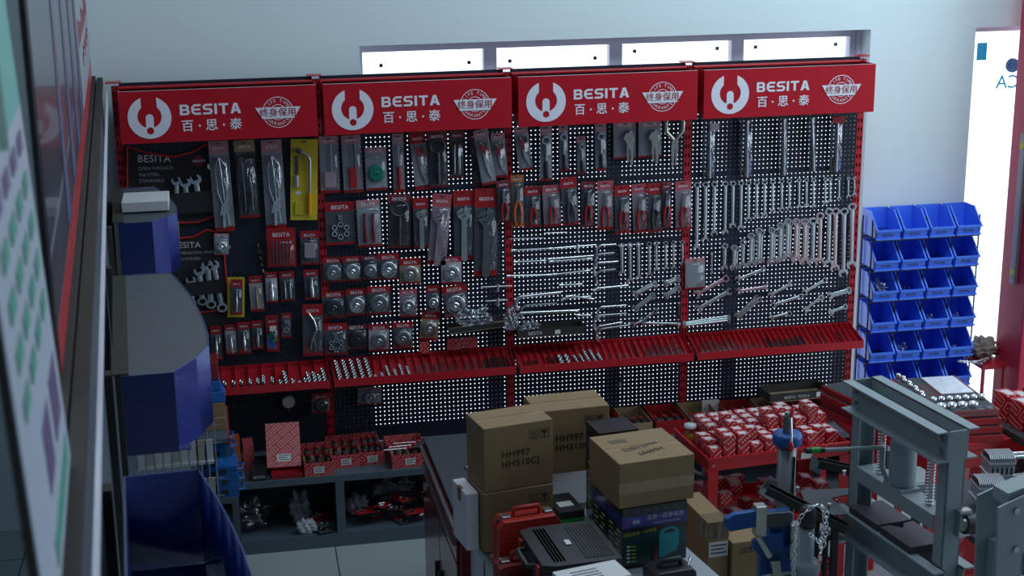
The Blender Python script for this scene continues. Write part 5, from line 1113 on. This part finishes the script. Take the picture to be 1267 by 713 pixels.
# grey bottle jack with its chain
bj = tag(empty('bottle_jack', (2.545, -2.92, 0)), 'grey bottle shaped jack with a chain hung round its dark top', 'jack')
MB().lathe([(.0005, .35), (.052, .35), (.052, .86), (.056, .865), (.056, .885), (.044, .905), (.030, .915), (.028, 1.03), (.020, 1.04), (.0005, 1.04)], STEELBL, 22).build('body', bj)
MB().lathe([(.0005, 0), (.07, 0), (.07, .02), (.05, .04), (.05, .36), (.0005, .36)], STEELBL, 20).build('lower_body', bj)
MB().lathe([(.0005, 1.04), (.030, 1.04), (.034, 1.07), (.030, 1.11), (.014, 1.125), (.0005, 1.125)], BLACK, 16).build('dark_cap', bj)
MB().tube([(-.04, -.05, .68), (-.04, -.062, .72), (.045, -.062, .72), (.045, -.05, .68)], .006, BLACK, 6).build('carry_handle', bj)
ch = MB()
def chain(b, pts, m, s=.011):
    P_ = [Vector(p) for p in pts]; acc = []; 
    for a, c in zip(P_, P_[1:]):
        n = max(1, int((c-a).length/(s*1.7)))
        for k in range(n): acc.append((a.lerp(c, (k+.5)/n), (c-a).normalized()))
    for k, (p, d) in enumerate(acc):
        s1 = d.orthogonal().normalized(); s2 = d.cross(s1); o_ = s1 if k % 2 else s2
        L = [p+d*(s*1.15*cos(t))+o_*(s*.62*sin(t)) for t in [2*pi*j/8 for j in range(9)]]; b.tube(L, s*.24, m, 5)
chain(ch, [(-.058, -.03, .86), (-.062, -.035, 1.00), (-.045, -.03, 1.09), (.0, -.035, 1.135), (.045, -.02, 1.13), (.058, -.03, 1.06), (.035, -.045, .99), (-.01, -.045, 1.03)], CHROME)
chain(ch, [(.035, -.035, 1.135), (.068, -.02, 1.10), (.065, -.02, .98), (.04, -.035, .94)], CHROME); chain(ch, [(-.028, .03, 1.04), (-.03, .035, .92)], CHROME)
ch.build('chain', bj)
kb = tag(MB().cyl((0, 0, -.022), (0, 0, .0), .030, BLACK, n=9).cyl((0, 0, 0), (0, 0, .08), .008, SATIN, n=8).cyl((0, 0, -.85), (0, 0, -.022), .012, BLACK, n=8).build('knob_rod', None, (2.755, -2.62, .86)), 'black star knob on a bright rod beside the press leg', 'knob')

# ================================================================== DARK RED TOOL CABINET
cb = tag(empty('tool_cabinet', (1.35, -1.17, 0), (0, 0, -.0)), 'dark red roller tool cabinet with black rubber top, drawers on its left face', 'tool cabinet')
MB().box(0, .62, -.985, 0, .05, .835, DRED).build('carcass', cb, bev=.006); MB().box(-.006, .626, -.991, .006, .835, .85, mat('rubber_mat', (.045, .055, .065), .6, bump=.1)).build('top_mat', cb, bev=.004)
for k, (z0, z1) in enumerate(((.745, .825), (.655, .735))):
    d_ = MB().box(-.012, 0, -.97, -.015, z0, z1, DRED).build('drawer', cb, bev=.003); MB().box(-.026, -.012, -.955, -.03, z1-.018, z1-.008, SATIN).build('drawer_pull', d_)
    MB().cyl((-.020, -.18, z0+.03), (-.012, -.18, z0+.03), .010, SATIN, n=10).box(-.035, -.02, -.184, -.176, z0+.0, z0+.036, SATIN).build('lock_key', d_)
for k, (y0, y1) in enumerate(((-.97, -.50), (-.49, -.015))):
    d_ = MB().box(-.012, 0, y0, y1, .08, .645, DRED).build('cabinet_door', cb, bev=.003); yy = -.545 if k == 0 else -.445
    MB().box(-.028, -.012, yy-.009, yy+.009, .26, .42, BLACK).build('door_handle', d_, bev=.003)
    if k == 0: MB().cyl((-.020, yy, .22), (-.012, yy, .22), .012, SATIN, n=10).box(-.04, -.02, yy-.004, yy+.004, .18, .225, SATIN).build('lock_key', d_)
q = MB()
for y in (-.9, -.08):
    for x in (.05, .57): q.cyl((x-.01, y, .026), (x+.02, y, .026), .026, RUBBER, n=14)
q.build('casters', cb)
MB().box(-.03, -.013, -.99, -.93, .05, .12, BLACK).build('corner_bumper', cb)
tag(MB().cyl((0, 0, 0), (.025, 0, .0), .008, SATIN, n=10).build('small_socket', None, (1.47, -1.62, .859), (0, 0, .9)), 'small silver socket lying on the black cabinet top', 'socket')

# ================================================================== WORK TABLE WITH CARTONS
TA = .15; TO = Vector((1.353, -2.388, 0))
tb = tag(empty('work_table', TO, (0, 0, TA)), 'pale metal edged work table under the cartons and tool cases', 'table')
TOPM = mat('pale_table_top', (.42, .46, .50), .35, .3)
MB().box(0, .76, -1.15, .10, .855, .875, TOPM).box(.0, .02, -1.15, .10, .876, .882, SATIN).build('table_top', tb)
for x in (.03, .69):
    for y in (-1.1, .04): MB().box(x, x+.04, y, y+.04, 0, .855, TOPM).build('leg', tb)
MB().box(.08, .68, .05, .06, .3, .8, TOPM).build('modesty_panel', tb)
def icons(o, x, z, s=1.0):
    """upright arrows and fragile glass in square frames, drawn flat on a face at y=0"""
    for k in range(2):
        q = MB(); cx = x+k*.045*s; h = .018*s; t = .0016*s; y0, y1 = -.0009, -.0003
        q.box(cx-h, cx+h, y0, y1, z+h-t, z+h, INK).box(cx-h, cx+h, y0, y1, z-h, z-h+t, INK).box(cx-h, cx-h+t, y0, y1, z-h, z+h, INK).box(cx+h-t, cx+h, y0, y1, z-h, z+h, INK)
        if k == 0:
            for d_ in (-.006*s, .006*s): q.box(cx+d_-.0012*s, cx+d_+.0012*s, y0, y1, z-.006*s, z+.006*s, INK).prism([(cx+d_-.004*s, z+.005*s), (cx+d_+.004*s, z+.005*s), (cx+d_, z+.012*s)], y0, y1, INK)
            q.box(cx-.011*s, cx+.011*s, y0, y1, z-.012*s, z-.009*s, INK)
        else: q.prism([(cx-.011*s, z+.013*s), (cx+.011*s, z+.013*s), (cx+.006*s, z+.001*s), (cx+.0015*s, z-.002*s), (cx+.0015*s, z-.010*s), (cx+.008*s, z-.013*s), (cx-.008*s, z-.013*s), (cx-.0015*s, z-.010*s), (cx-.0015*s, z-.002*s), (cx-.006*s, z+.001*s)], y0, y1, INK)
        q.build('handling_mark', o)
HH = [textmesh(t, .038, INK, .0002, 1.08, bold=.0006, align='LEFT') for t in ('HH997', 'HH510CJ')]
def carton(x, y, z, w, d, h, rz, label, txt=True, name='cardboard_carton'):
    q = MB().box(0, w, 0, d, 0, h, CARTON).box(-.0006, w+.0006, d*.44, d*.60, h-.05, h+.0006, TAPE); o = tag(q.build(name, None, (x, y, z), (0, 0, rz), bev=.003), label, 'box', 'brown cartons on the work table')
    MB().box(0, w, d*.515, d*.520, h+.0007, h+.0010, mat('flap_gap', (.10, .07, .04), .8)).build('flap_seam', o)
    if txt:
        link('lettering', HH[0], o, (w*.25, -.0006, h*.55), UPRIGHT); link('lettering', HH[1], o, (w*.25, -.0006, h*.40), UPRIGHT); icons(o, w*.72, h*.80)
    return o
BA = .16
B1 = Vector((1.381, -2.555, .883))
carton(B1.x, B1.y, B1.z, .288, .19, .245, BA, 'brown carton at the bottom, half hidden by the red case')
carton(B1.x+.005, B1.y+.003, B1.z+.2465, .284, .19, .262, BA+.02, 'brown HH997 carton on top of another, front of the pile')
o = tag(MB().box(0, .25, 0, .085, 0, .189, WHITE).build('white_carton', None, (1.668, -2.135, .8515), (0, 0, BA), bev=.003), 'white carton supporting the farther brown carton', 'box')
carton(1.665, -2.225, 1.0455, .305, .20, .275, .06, 'brown HH997 carton farther back on the white carton')
o = tag(MB().box(0, .05, 0, .165, 0, .235, WHITE).build('white_carton', None, (1.320, -2.520, .884), (0, 0, BA), bev=.003), 'upright white carton left of the brown pile', 'box')
MB().box(-.0008, .012, .06, .10, .18, .2358, TAPE).build('tape', o)
# printed starter boxes
PRN = mat('starter_box_black', (.010, .013, .018), .28, coat=.3); PURP = mat('starter_box_violet', (.035, .03, .22), .3, coat=.3); TGRAD = mat('starter_box_green', (.012, .045, .045), .3, coat=.3, var=.5, vscale=9)
YI = mat('yellow_ink', (.55, .50, .03), .5)
EN = textmesh('12000 JUMP STARTER JUMPER', .0085, PAPER, 0); CNT = textmesh('五合一应急电源', .021, PAPER, 0, 1.05); YT = textmesh('应急启动 一秒即发', .016, YI, 0, shear=.2)
def starter(x, y, z, w, d, h, rz, label):
    q = MB().box(0, w, 0, d, 0, h, PRN).box(0.001, w-.001, -.0004, 0, .002, h*.55, TGRAD).box(-.0004, w, -.0008, -.0002, h*.66, h*.86, PURP).box(-.0008, 0, 0, d, h*.66, h*.86, PURP)
    o = tag(q.build('starter_box', None, (x, y, z), (0, 0, rz)), label, 'box', 'black printed starter boxes')
    link('lettering', CNT, o, (w*.66, -.0012, h*.80), UPRIGHT); link('lettering', EN, o, (w*.68, -.0012, h*.70), UPRIGHT); link('lettering', YT, o, (w*.27, -.0012, h*.56), (pi/2, -.06, 0))
    MB().box(w*.07, w*.29, -.0014, -.0009, h*.70, h*.82, mat('badge_blue', (.04, .10, .38), .4)).build('brand_badge', o)
    v = MB().prism([(w*.09, h*.80), (w*.11, h*.80), (w*.122, h*.745), (w*.135, h*.80), (w*.15, h*.80), (w*.128, h*.715), (w*.115, h*.715)], -.0019, -.0014, CREDC)
    for k in range(3): v.prism([(w*(.165+.035*k), h*.73), (w*(.185+.035*k), h*.73), (w*(.185+.035*k), h*.79), (w*(.165+.035*k), h*.79)], -.0019, -.0014, PAPER)
    v.build('brand_mark', o)
    q = MB().prism([(w*.57, h*.10), (w*.64, h*.08), (w*.84, h*.18), (w*.88, h*.30), (w*.88, h*.50), (w*.83, h*.58), (w*.74, h*.60), (w*.60, h*.56), (w*.57, h*.48)], -.0020, -.0014, TEAL)
    q.prism([(w*.64, h*.49), (w*.82, h*.50), (w*.80, h*.545), (w*.74, h*.56), (w*.66, h*.54)], -.0024, -.0020, PRN).prism([(w*.50, h*.03), (w*.53, h*.03), (w*.535, h*.28), (w*.515, h*.28)], -.0020, -.0014, TOOLRED).prism([(w*.44, h*.03), (w*.47, h*.03), (w*.50, h*.28), (w*.48, h*.28)], -.0020, -.0014, INK); q.build('printed_picture', o)
    q = MB()
    for k in range(5): q.box(w*.07, w*.12, -.0018, -.0013, h*(.33-.065*k), h*(.36-.065*k), PAPER).box(w*.14, w*.21, -.0018, -.0013, h*(.33-.065*k), h*(.345-.065*k), YI)
    for k in range(5): q.box(w*(.17+.15*k), w*(.26+.15*k), -.0016, -.0009, h*.91, h*.97, GREYCARD)
    for k in range(6):
        q.box(-.0014, -.0009, d*(.12+.12*(k % 2)), d*(.35+.12*(k % 2)), h*(.56-.085*k), h*(.585-.085*k), YI if k % 3 else PAPER).box(-.0014, -.0009, d*.60, d*.85, h*(.58-.09*k), h*(.60-.09*k), YI if k % 2 else PAPER)
    q.build('printed_lettering', o); return o
starter(1.862, -2.80, .888, .262, .155, .235, .11, 'black starter box with violet band and printed teal charger, nearest in front')
starter(1.845, -2.638, .888, .262, .15, .235, .11, 'black starter box directly behind the nearest one, mostly hidden')
starter(1.872, -2.42, .883, .165, .15, .40, .10, 'taller black and violet starter box behind the tilted carton')
o = carton(1.848, -2.80, 1.1245, .306, .30, .18, .13, 'brown carton lying on the black starter boxes with its lettering upside down on top', False)
for k in range(2): link('lettering', HH[k], o, (.22, .10+.06*k, .1812), (0, 0, pi+.25))
T_ = MB().box(.03, .10, -.0, .035, 0, .0004, mat('carton_stamp', (.12, .09, .05), .7)).build('handling_mark', o, (.02, .20, .1806)); MB().box(.0, .306, -.0006, -.0001, .055, .10, TAPE).build('tape', o)
# power tool cases
def tool_case(loc, rot, w, h, d, m, label, latch, name='tool_case', hm=None):
    o = tag(empty(name, loc, rot), label, 'tool case'); hm = hm or m
    q = MB().prism([(-w/2, 0), (w/2, 0), (w/2, h*.86), (w/2-.02, h), (-w/2+.02, h), (-w/2, h*.86)], -d/2, -.003, m).prism([(-w/2, 0), (w/2, 0), (w/2, h*.86), (w/2-.02, h), (-w/2+.02, h), (-w/2, h*.86)], .003, d/2, m).box(-w/2+.004, w/2-.004, -.003, .003, .004, h-.004, BLACK)
    q.build('shell', o, bev=.006)
    MB().tube([(-w*.22, 0, h-.004), (-w*.20, 0, h+.030), (w*.20, 0, h+.030), (w*.22, 0, h-.004)], .010, hm, 8).build('handle', o)
    for x in (-w*.34, w*.34): MB().box(x-.016, x+.016, -.020, .020, h-.006, h+.010, latch).build('latch', o, bev=.003)
    q = MB()
    for k in range(7): q.box(-w*.35, w*.35, -d/2-.003, -d/2+.001, h*(.15+.09*k), h*(.18+.09*k), m)
    q.build('rib', o); return o
tool_case((1.520, -2.685, .884), (.0, 0, .13), .245, .205, .095, RUBRED, 'orange red tool case standing upright before the brown pile', SATIN)
tool_case((1.480, -2.790, .884), (.0, 0, .13), .20, .075, .085, mat('deep_red_case', (.22, .012, .014), .5), 'darker red tool case between the orange red case and the black case', SATIN)
o = tool_case((1.70, -3.135, 1.052), (0, 0, 0), .34, .29, .075, BLACK, 'large black ribbed tool case lying flat on top, red latches on its left', RUBRED, hm=BLACK)
o.rotation_euler = (pi/2, 0, -pi/2+.06); o.location = (1.765, -2.945, 1.046)
MB().box(-.02, .02, .0405, .0415, .14, .16, PAPER).build('paper_label', o)
q = MB()
for k in range(9): q.box(-.14, .14, .037, .0405, .02+.012*k, .026+.012*k, BLACK).box(-.14, .14, .037, .0405, .20+.012*(k % 4), .206+.012*(k % 4), BLACK)
q.build('lid_rib', o)
tool_case((1.60, -2.96, .884), (.0, 0, .1), .20, .085, .14, mat('case_dark_blue', (.01, .04, .12), .5), 'dark blue case hidden under the flat black case', BLACK)
tool_case((1.62, -3.12, .884), (.0, 0, .1), .18, .085, .08, BLACK, 'small black case propping the flat black case', BLACK)
q = MB().box(0, .105, 0, .18, 0, .11, BLACK)
for k in range(3): q.box(-.003, .0, .005, .195, .012+.026*k, .026+.026*k, GREEN).box(0, .105, -.003, 0, .012+.026*k, .026+.026*k, GREEN)
q.box(.02, .08, .05, .10, .11, .1105, PAPER); tag(q.build('green_ribbed_case', None, (1.695, -2.49, .884), (0, 0, .12), bev=.002), 'black case with bright green ribs right of the lower brown carton', 'tool case')
o = tag(MB().box(0, .24, 0, .13, 0, .05, PAPER).build('white_box_lid', None, (1.53, -3.315, 1.042), (0, 0, .2), bev=.002), 'pale printed box lid at the very bottom of the view', 'box'); q = MB()
for k in range(4): q.box(.05, .15, .03+.02*k, .037+.02*k, .05, .0505, GREYCARD)
q.build('printed_lines', o)
tag(MB().box(0, .20, 0, .11, 0, .155, BLACK).build('black_case', None, (1.55, -3.315, .884), (0, 0, .2)), 'black case under the pale printed lid', 'tool case')
o = tag(MB().prism([(0, 0), (.17, 0), (.17, .045), (.15, .06), (.02, .06), (0, .045)], 0, .12, BLACK).build('machine_housing', None, (1.93, -3.0, .885), (0, 0, .12), bev=.008), 'dark moulded machine with carrying handle beside the starter box', 'machine')
MB().tube([(.035, .05, .05), (.045, .05, .085), (.12, .05, .085), (.13, .05, .05)], .012, BLACK, 8).build('handle', o); MB().tube([(.15, .04, .055), (.17, .06, .08), (.182, .09, .06), (.178, .10, .02)], .005, SATIN, 6).build('wire_guard', o)
# floor cartons right of the table
q = MB().box(0, .10, 0, .33, 0, .70, CARTON); o = tag(q.build('tall_carton', None, (2.445, -2.085, 0), (0, 0, .08), bev=.003), 'tall narrow brown carton wrapped in clear tape, right of the starter boxes', 'box')
MB().box(-.002, .102, -.002, .09, .62, .703, CELLO).build('clear_tape', o); label_on(o, .053, .57, .09, .07, -.0015)
q = MB().box(0, .17, 0, .26, 0, .60, CARTON); o = tag(q.build('floor_carton', None, (2.555, -2.10, 0), (0, 0, .08), bev=.003), 'brown carton with white top label beside the tall narrow one', 'box')
MB().box(.02, .09, .12, .22, .6, .6008, PAPER).build('paper_label', o); icons(o, .05, .56, .8); icons(o, .122, .56, .8)

# ================================================================== LEFT PARTITION, HOARDINGS AND ROUNDED BLUE HEADERS
LA = atan2(.0465, 1)   # the partition runs away from the camera, turned slightly to the left
LO = Vector((-.054, .14, 0))
def lft(s, off, z=0): return Vector((LO.x+sin(LA)*s+cos(LA)*off, LO.y-cos(LA)*s+sin(LA)*off, z))   # s metres towards the camera, off metres to the right
LR = (0, 0, LA)
def lbox(b, s0, s1, o0, o1, z0, z1, m): return b.box(o0, o1, -s1, -s0, z0, z1, m)
RAILM = mat('rail_grey', (.055, .055, .050), .75, .0, spec=.1, bump=.08, bscale=50); EDGEW = mat('white_edge', (.62, .66, .74), .5)
pt = tag(empty('display_gondola', LO, LR), 'tall grey shelving partition on the left with a worn metal top rail', 'shelving')
b = MB(); lbox(b, .02, 6.3, -.06, -.02, 0, 2.40, GREYP); b.build('back_panel', pt)
b = MB(); lbox(b, .0, 6.3, -.075, -.045, 2.40, 2.44, RAILM); lbox(b, .0, 6.3, -.038, -.010, 2.40, 2.43, RAILM); b.build('top_rail', pt)
b = MB(); lbox(b, .3, 6.3, .006, .013, 2.36, 2.405, EDGEW); b.build('white_edge', pt)
for s in (1.0, 1.55, 2.25, 3.55, 4.45): 
    b = MB(); lbox(b, s, s+.05, -.019, .002, 0, 2.0, RAILM); b.build('upright', pt)
for z in (.25, .62, 1.0): b = MB(); lbox(b, .66, 2.2, -.019, .25, z-.02, z, GREYP); b.build('shelf_board', pt)
NAVYL = mat('navy_logo_panel', (.012, .03, .22), .3, coat=.3)
def rounded_header(s0, s1, z, w, lid, label):
    """lit sign box bulging out of the partition: flat near face, then a curved front"""
    o = tag(empty('rounded_header_box', lft(s1, .001, z), LR), label, 'sign box', 'rounded blue header boxes on the partition'); L = s1-s0; n = 10
    pts = [(.03, 0), (w*.62, 0)]+[(w*.62+w*.42*sin(pi/2*min(1, (k/n)/.25)) if k/n < .25 else w*1.04-w*.30*((k/n-.25)/.75)**2, L*k/n) for k in range(1, n+1)]+[(.03, L)]
    h = .25; q = MB()
    N = len(pts)
    for i in range(1, N-1):
        a, c = pts[i], pts[i+1]; q.add([(a[0], a[1], -h), (c[0], c[1], -h), (c[0], c[1], 0), (a[0], a[1], 0), (a[0]-.004, a[1]+.004, -h), (c[0]-.004, c[1]+.004, -h), (c[0]-.004, c[1]+.004, 0), (a[0]-.004, a[1]+.004, 0)], [(0, 1, 2, 3), (7, 6, 5, 4), (3, 2, 6, 7), (0, 4, 5, 1)], NAVYL if i > 0 else NAVY, i > 1)
    q.box(.03, w*.62, -.0015, .003, -h, 0, NAVY)
    q.box(.028, .034, 0, L, -h, 0, NAVY).box(.034, w*.74, .003, L-.01, -h, -h+.003, NAVY); q.build('blue_shell', o)  # dark bottom plate added to stand for the shade inside the box
    if lid:
        MB().prism([(x_-.002 if k_ else x_, y_) for k_, (x_, y_) in enumerate(pts)], -.006, -.002, mat('dusty_lid', (.060, .072, .082), .6, bump=.1, bscale=30, var=.25, vscale=14), 'z').build('grey_lid', o)
        b2 = MB().box(.004, .05, .01, L-.01, -.001, .004, RAILM)
        for k in range(6): b2.cyl((.022, .08+L*.16*k, .004), (.022, .08+L*.16*k, .0048), .006, INK, n=8)
        b2.build('perforated_strip', o)
    tt = MB(); ci = (w*1.045, L*.42)
    for r0 in (.055, .040):
        pts2 = [(ci[0]+.001-.30*w*max(0, ((.42+r0*cos(t)/L-.25)/.75))**2, L*.42+r0*cos(t), -.12+r0*1.25*sin(t)) for t in [2*pi*k/20 for k in range(21)]]
        tt.tube(pts2, .0018, mat('gold_ring', (.45, .30, .05), .4), 5)
    tt.build('gold_emblem', o); return o
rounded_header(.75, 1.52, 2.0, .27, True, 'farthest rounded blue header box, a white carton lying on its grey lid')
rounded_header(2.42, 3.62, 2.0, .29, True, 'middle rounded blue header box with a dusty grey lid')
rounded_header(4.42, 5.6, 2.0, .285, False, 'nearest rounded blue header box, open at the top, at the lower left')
tag(MB().box(0, .20, 0, .22, 0, .045, mat('off_white', (.60, .62, .60), .6)).build('flat_white_carton', None, lft(1.33, .045, 2.0045), (0, 0, LA-.05), bev=.003), 'flat off-white carton lying on the farthest blue header box', 'box')
# hoardings on the rail
PHOTO = mat('dark_photo_print', (.030, .040, .060), .3, coat=.3, var=.9, vscale=3.5)
hb1 = tag(empty('photo_hoarding', lft(5.0, -.062, 2.44), LR), 'dark glossy photo hoarding with a red foot strip and white border, above the rail', 'poster')
MB().box(-.012, 0, 0, 4.92, 0, 1.15, BLACK).build('frame', hb1); MB().box(0, .002, .03, 3.05, .10, 1.14, PHOTO).build('photo_print', hb1); MB().box(0, .0025, .03, 4.90, .01, .10, RED).build('red_strip', hb1)
MB().box(0, .0025, 3.05, 4.90, .10, 1.14, mat('grey_white_band', (.30, .33, .38), .4, var=.2, vscale=4)).build('pale_band', hb1)
q = MB()
for k in range(9): q.box(.0025, .004, 3.55+.13*k, 3.62+.13*k, .22+.02*(k % 3), .27+.02*(k % 2), CREDC).box(.0025, .004, 3.15+.19*k, 3.24+.19*k, .34, .44-.02*(k % 3), CREDC)
q.build('red_lettering', hb1)
q = MB()
for k in range(4): q.prism([(.9+.6*k, .12), (1.15+.6*k, .12), (1.05+.6*k, .70), (.95+.6*k, .70)], .002, .0035, mat('photo_figure', (.05, .08, .20), .5), 'x').prism([(1.12+.6*k, .12), (1.16+.6*k, .12), (1.02+.6*k, .66), (.99+.6*k, .66)], .0035, .004, CREDC, 'x')
q.build('photo_pattern', hb1)
hb2 = tag(empty('price_board', lft(6.2, -.033, 2.446), LR), 'pale green and white product board, blurred at the extreme left', 'poster')
hb2.rotation_euler = (0, radians(-2.6), LA)
BRD = mat('board_white', (.42, .50, .58), .4, var=.08, vscale=6)
MB().box(-.012, 0, 0, .78, 0, .95, RAILM).build('frame', hb2); MB().box(0, .002, .0, .765, .005, .94, BRD).build('printed_sheet', hb2)
q = MB(); GI = mat('board_green', (.05, .30, .22), .5); VI = mat('board_violet', (.10, .07, .18), .5); TL_ = mat('board_teal_wash', (.12, .42, .36), .5)
q.box(.002, .003, .02, .75, .62, .86, TL_)
for r in range(5):
    for c in range(4): q.box(.003, .004, .10+.16*c, .20+.16*c, .30+.065*r, .33+.065*r, GI if r < 4 else VI)
q.box(.002, .0035, .52, .68, .12, .22, VI).box(.002, .0035, .30, .44, .12, .22, VI).box(.002, .0035, .25, .70, .03, .07, GI)
q.prism([(.30, .62), (.42, .60), (.46, .72), (.40, .80), (.30, .74)], .003, .004, mat('board_dark_green', (.02, .12, .08), .5), 'x'); q.build('printed_blocks', hb2)

# goods on the side shelves under the headers
wr = tag(empty('wire_card_rack', lft(2.62, .02, .0), LR), 'wire grid rack with tiers of small white cards under the blue header boxes', 'rack')
q = MB()
for k in range(12): q.cyl((.02+.026*k, 0, .95), (.02+.026*k, 0, 1.48), .002, SATIN, n=5)
for k in range(8): q.cyl((.01, 0, .97+.07*k), (.33, 0, .97+.07*k), .002, SATIN, n=5)
q.build('wire_grid', wr); q = MB().box(.0, .33, .0, .30, .925, .94, GREYP); q.build('shelf', wr)
for r in range(3):
    for c in range(9):
        tag(MB().box(0, .024, -.012, -.009, 0, .095, PAPER if (r+c) % 3 else mat('ivory_card', (.45, .42, .34), .6)).box(0, .024, -.022, -.012, .0, .012, PAPER).build('hanging_card', None, lft(2.62, .045+.031*c, 1.02+.15*r) , (.12, 0, LA)), 'small white card hanging on the wire grid rack, %s tier from the bottom' % ORD[r], 'card', 'small white cards on the wire rack')
BC = [(.40, -.62, .02, .13, .14, .12), (.40, -.62, .15, .13, .14, .10), (.36, -.78, .02, .0, 0, 0)]
cz = .02
for k, (x, y, z, w, d, h) in enumerate([(.39, -.775, .621, .12, .26, .050), (.39, -.775, .672, .12, .25, .050), (.395, -.775, .723, .12, .25, .048), (.385, -.775, .772, .12, .24, .045), (.43, -1.08, .621, .10, .12, .050), (.43, -1.08, .672, .10, .12, .050), (.43, -1.08, .723, .10, .12, .05)]):
    o = tag(empty('blue_tool_case', (x, y, z), (0, 0, .05*(k % 3)-.05)), 'blue plastic tool case, %s up in the stacked cases at the left shelf' % ORD[k], 'tool case', 'stacked blue cases')
    MB().box(-w/2, w/2, -d/2, d/2, 0, h*.48, BLUEC).box(-w/2, w/2, -d/2, d/2, h*.52, h, BLUEC).box(-w/2+.004, w/2-.004, -d/2+.004, d/2-.004, h*.48, h*.52, BLACK).build('shell', o, bev=.004)
    MB().tube([(w/2-.002, -.04, h/2), (w/2+.022, -.035, h/2), (w/2+.022, .035, h/2), (w/2-.002, .04, h/2)], .006, BLUEC, 6).build('handle', o); MB().box(-.03, .0, -d/2-.004, -d/2, h*.3, h*.7, BLACK).build('latch', o)
ss = stand('side_shelf', .30, .475, -1.15, -.55, .62, 'grey shelf unit carrying the blue cases beside the leftmost rack', GREYP)
MB().box(.0, .15, .13, .60, .845, .865, GREYP).box(.146, .152, .13, .60, .83, .866, RED).build('upper_shelf', ss)
q = MB()
for a in (0, .13):
    for b_ in (.14, .57): q.box(a, a+.02, b_, b_+.03, .621, .845, GREYP)
q.build('upper_post', ss)
for k, (z, h) in enumerate(((.866, .06), (.927, .065))): tag(MB().box(0, .115, 0, .20, 0, h, CARTON).build('flat_carton', None, (.325, -.90+.02*k, z), (0, 0, .06*k), bev=.002), ['lower brown carton on the upper side shelf', 'upper brown carton on the upper side shelf'][k], 'box')
tag(MB().box(0, .12, 0, .22, 0, .055, BLUEC).box(.12, .13, .07, .15, .02, .035, BLUEC).build('blue_tool_case', None, (.325, -.88, .993), (0, 0, .1), bev=.005), 'bright blue case on the brown cartons beside the socket tray', 'tool case')
tag(MB().box(0, .10, 0, .18, 0, .045, BLUEC).build('blue_tool_case', None, (.325, -.86, 1.049), (0, 0, .02), bev=.005), 'smaller blue case on the bright blue one', 'tool case')
tag(MB().box(0, .09, 0, .15, 0, .09, mat('crimson_case', (.22, .012, .02), .45)).build('red_tool_case', None, (.33, -.84, 1.095), (0, 0, .0), bev=.006), 'dark red case topmost beside the leftmost tray end', 'tool case')
# tool rolls on the leftmost rack
def tool_roll(poly, label, Y, tx, n, scale=1.0, txt2=('OPEN WRENCH', '45# STEEL', 'STANDARD')):
    P_ = [at(u, v, Y) for u, v in poly]; c = P_[0]; pl = [((p-c).x, (p-c).z) for p in P_]
    o = tag(MB().prism(pl, 0, .006, mat('black_canvas', (.012, .012, .015), .7, bump=.2, bscale=120)).build('tool_roll', None, c), label, 'tool roll', 'black spanner rolls on the leftmost rack')
    MB().tube([(x, -.002, z) for x, z in pl+[pl[0]]], .006, TOOLRED, 6).build('red_binding', o)
    q = at(tx[0], tx[1], Y)-c; link('lettering', textmesh('BESITA', .052*scale, PAPER, 0, 1.05, align='LEFT'), o, (q.x, -.0008, q.z), (pi/2, .04, 0))
    for k, t in enumerate(txt2): link('lettering', textmesh(t, .024*scale, mat('grey_ink', (.35, .38, .42), .6), 0, align='LEFT'), o, (q.x, -.0008, q.z-.05*scale-.032*k), (pi/2, .02, 0))
    r_ = at(tx[0]+76*scale, tx[1]+2, Y)-c; MB().cyl((r_.x, -.0015, r_.z), (r_.x, 0, r_.z), .030*scale, mat('roll_badge', (.20, .02, .03), .5), n=18).box(r_.x-.032*scale, r_.x+.032*scale, -.0022, -.0015, r_.z-.006, r_.z+.006, mat('grey_ink', (1, 1, 1))).build('round_badge', o)
    return o, c
Y_ = -.012
r1, c1 = tool_roll([(157, 182), (185, 190), (215, 194), (238, 188), (254, 179), (262, 180), (264, 268), (245, 275), (215, 276), (185, 273), (157, 268)], 'upper black canvas spanner roll with red edging, left of the crinkled packs', Y_, (170, 197), 3)
r2, c2 = tool_roll([(205, 288), (222, 295), (240, 293), (256, 284), (266, 287), (277, 312), (280, 352), (284, 388), (268, 384), (240, 388), (205, 385)], 'lower black canvas spanner roll with red edging', Y_, (214, 304), 4, .85, ('COMBINATION WRENCH', '7 PCS FORGED'))
MB().prism([(0, 0), (.36, .02), (.38, -.07), (.2, -.09), (.0, -.05)], -.004, .0, mat('black_canvas', (0, 0, 0))).build('lower_flap', r2, at(205, 390, Y_)-c2)
for k, (u0, v0, u1, v1, r) in enumerate([(218, 219, 219, 262, .019), (229, 221, 231, 258, .021), (241, 216, 247, 254, .023), (262, 200, 268, 240, .02), (246, 330, 251, 378, .022), (256, 322, 262, 382, .023), (263, 322, 276, 386, .023), (236, 342, 238, 380, .020)]):
    spanner(u1, v1, u0, v0, 'chrome open spanner tucked in the %s canvas roll, %s from the left' % ('upper' if k < 4 else 'lower', ORD[k % 4]), 'spanners in the canvas rolls', Y=-.026, r=r, name='open_spanner')
for rr, cc, pts, in ((r1, c1, [(190, 243), (264, 235), (264, 262), (190, 268)]), (r2, c2, [(222, 352), (278, 345), (281, 362), (222, 368)])):
    MB().prism([((at(u, v, -.032)-cc).x, (at(u, v, -.032)-cc).z) for u, v in pts], -.022, -.019, mat('black_canvas', (0, 0, 0))).build('pocket_band', rr)
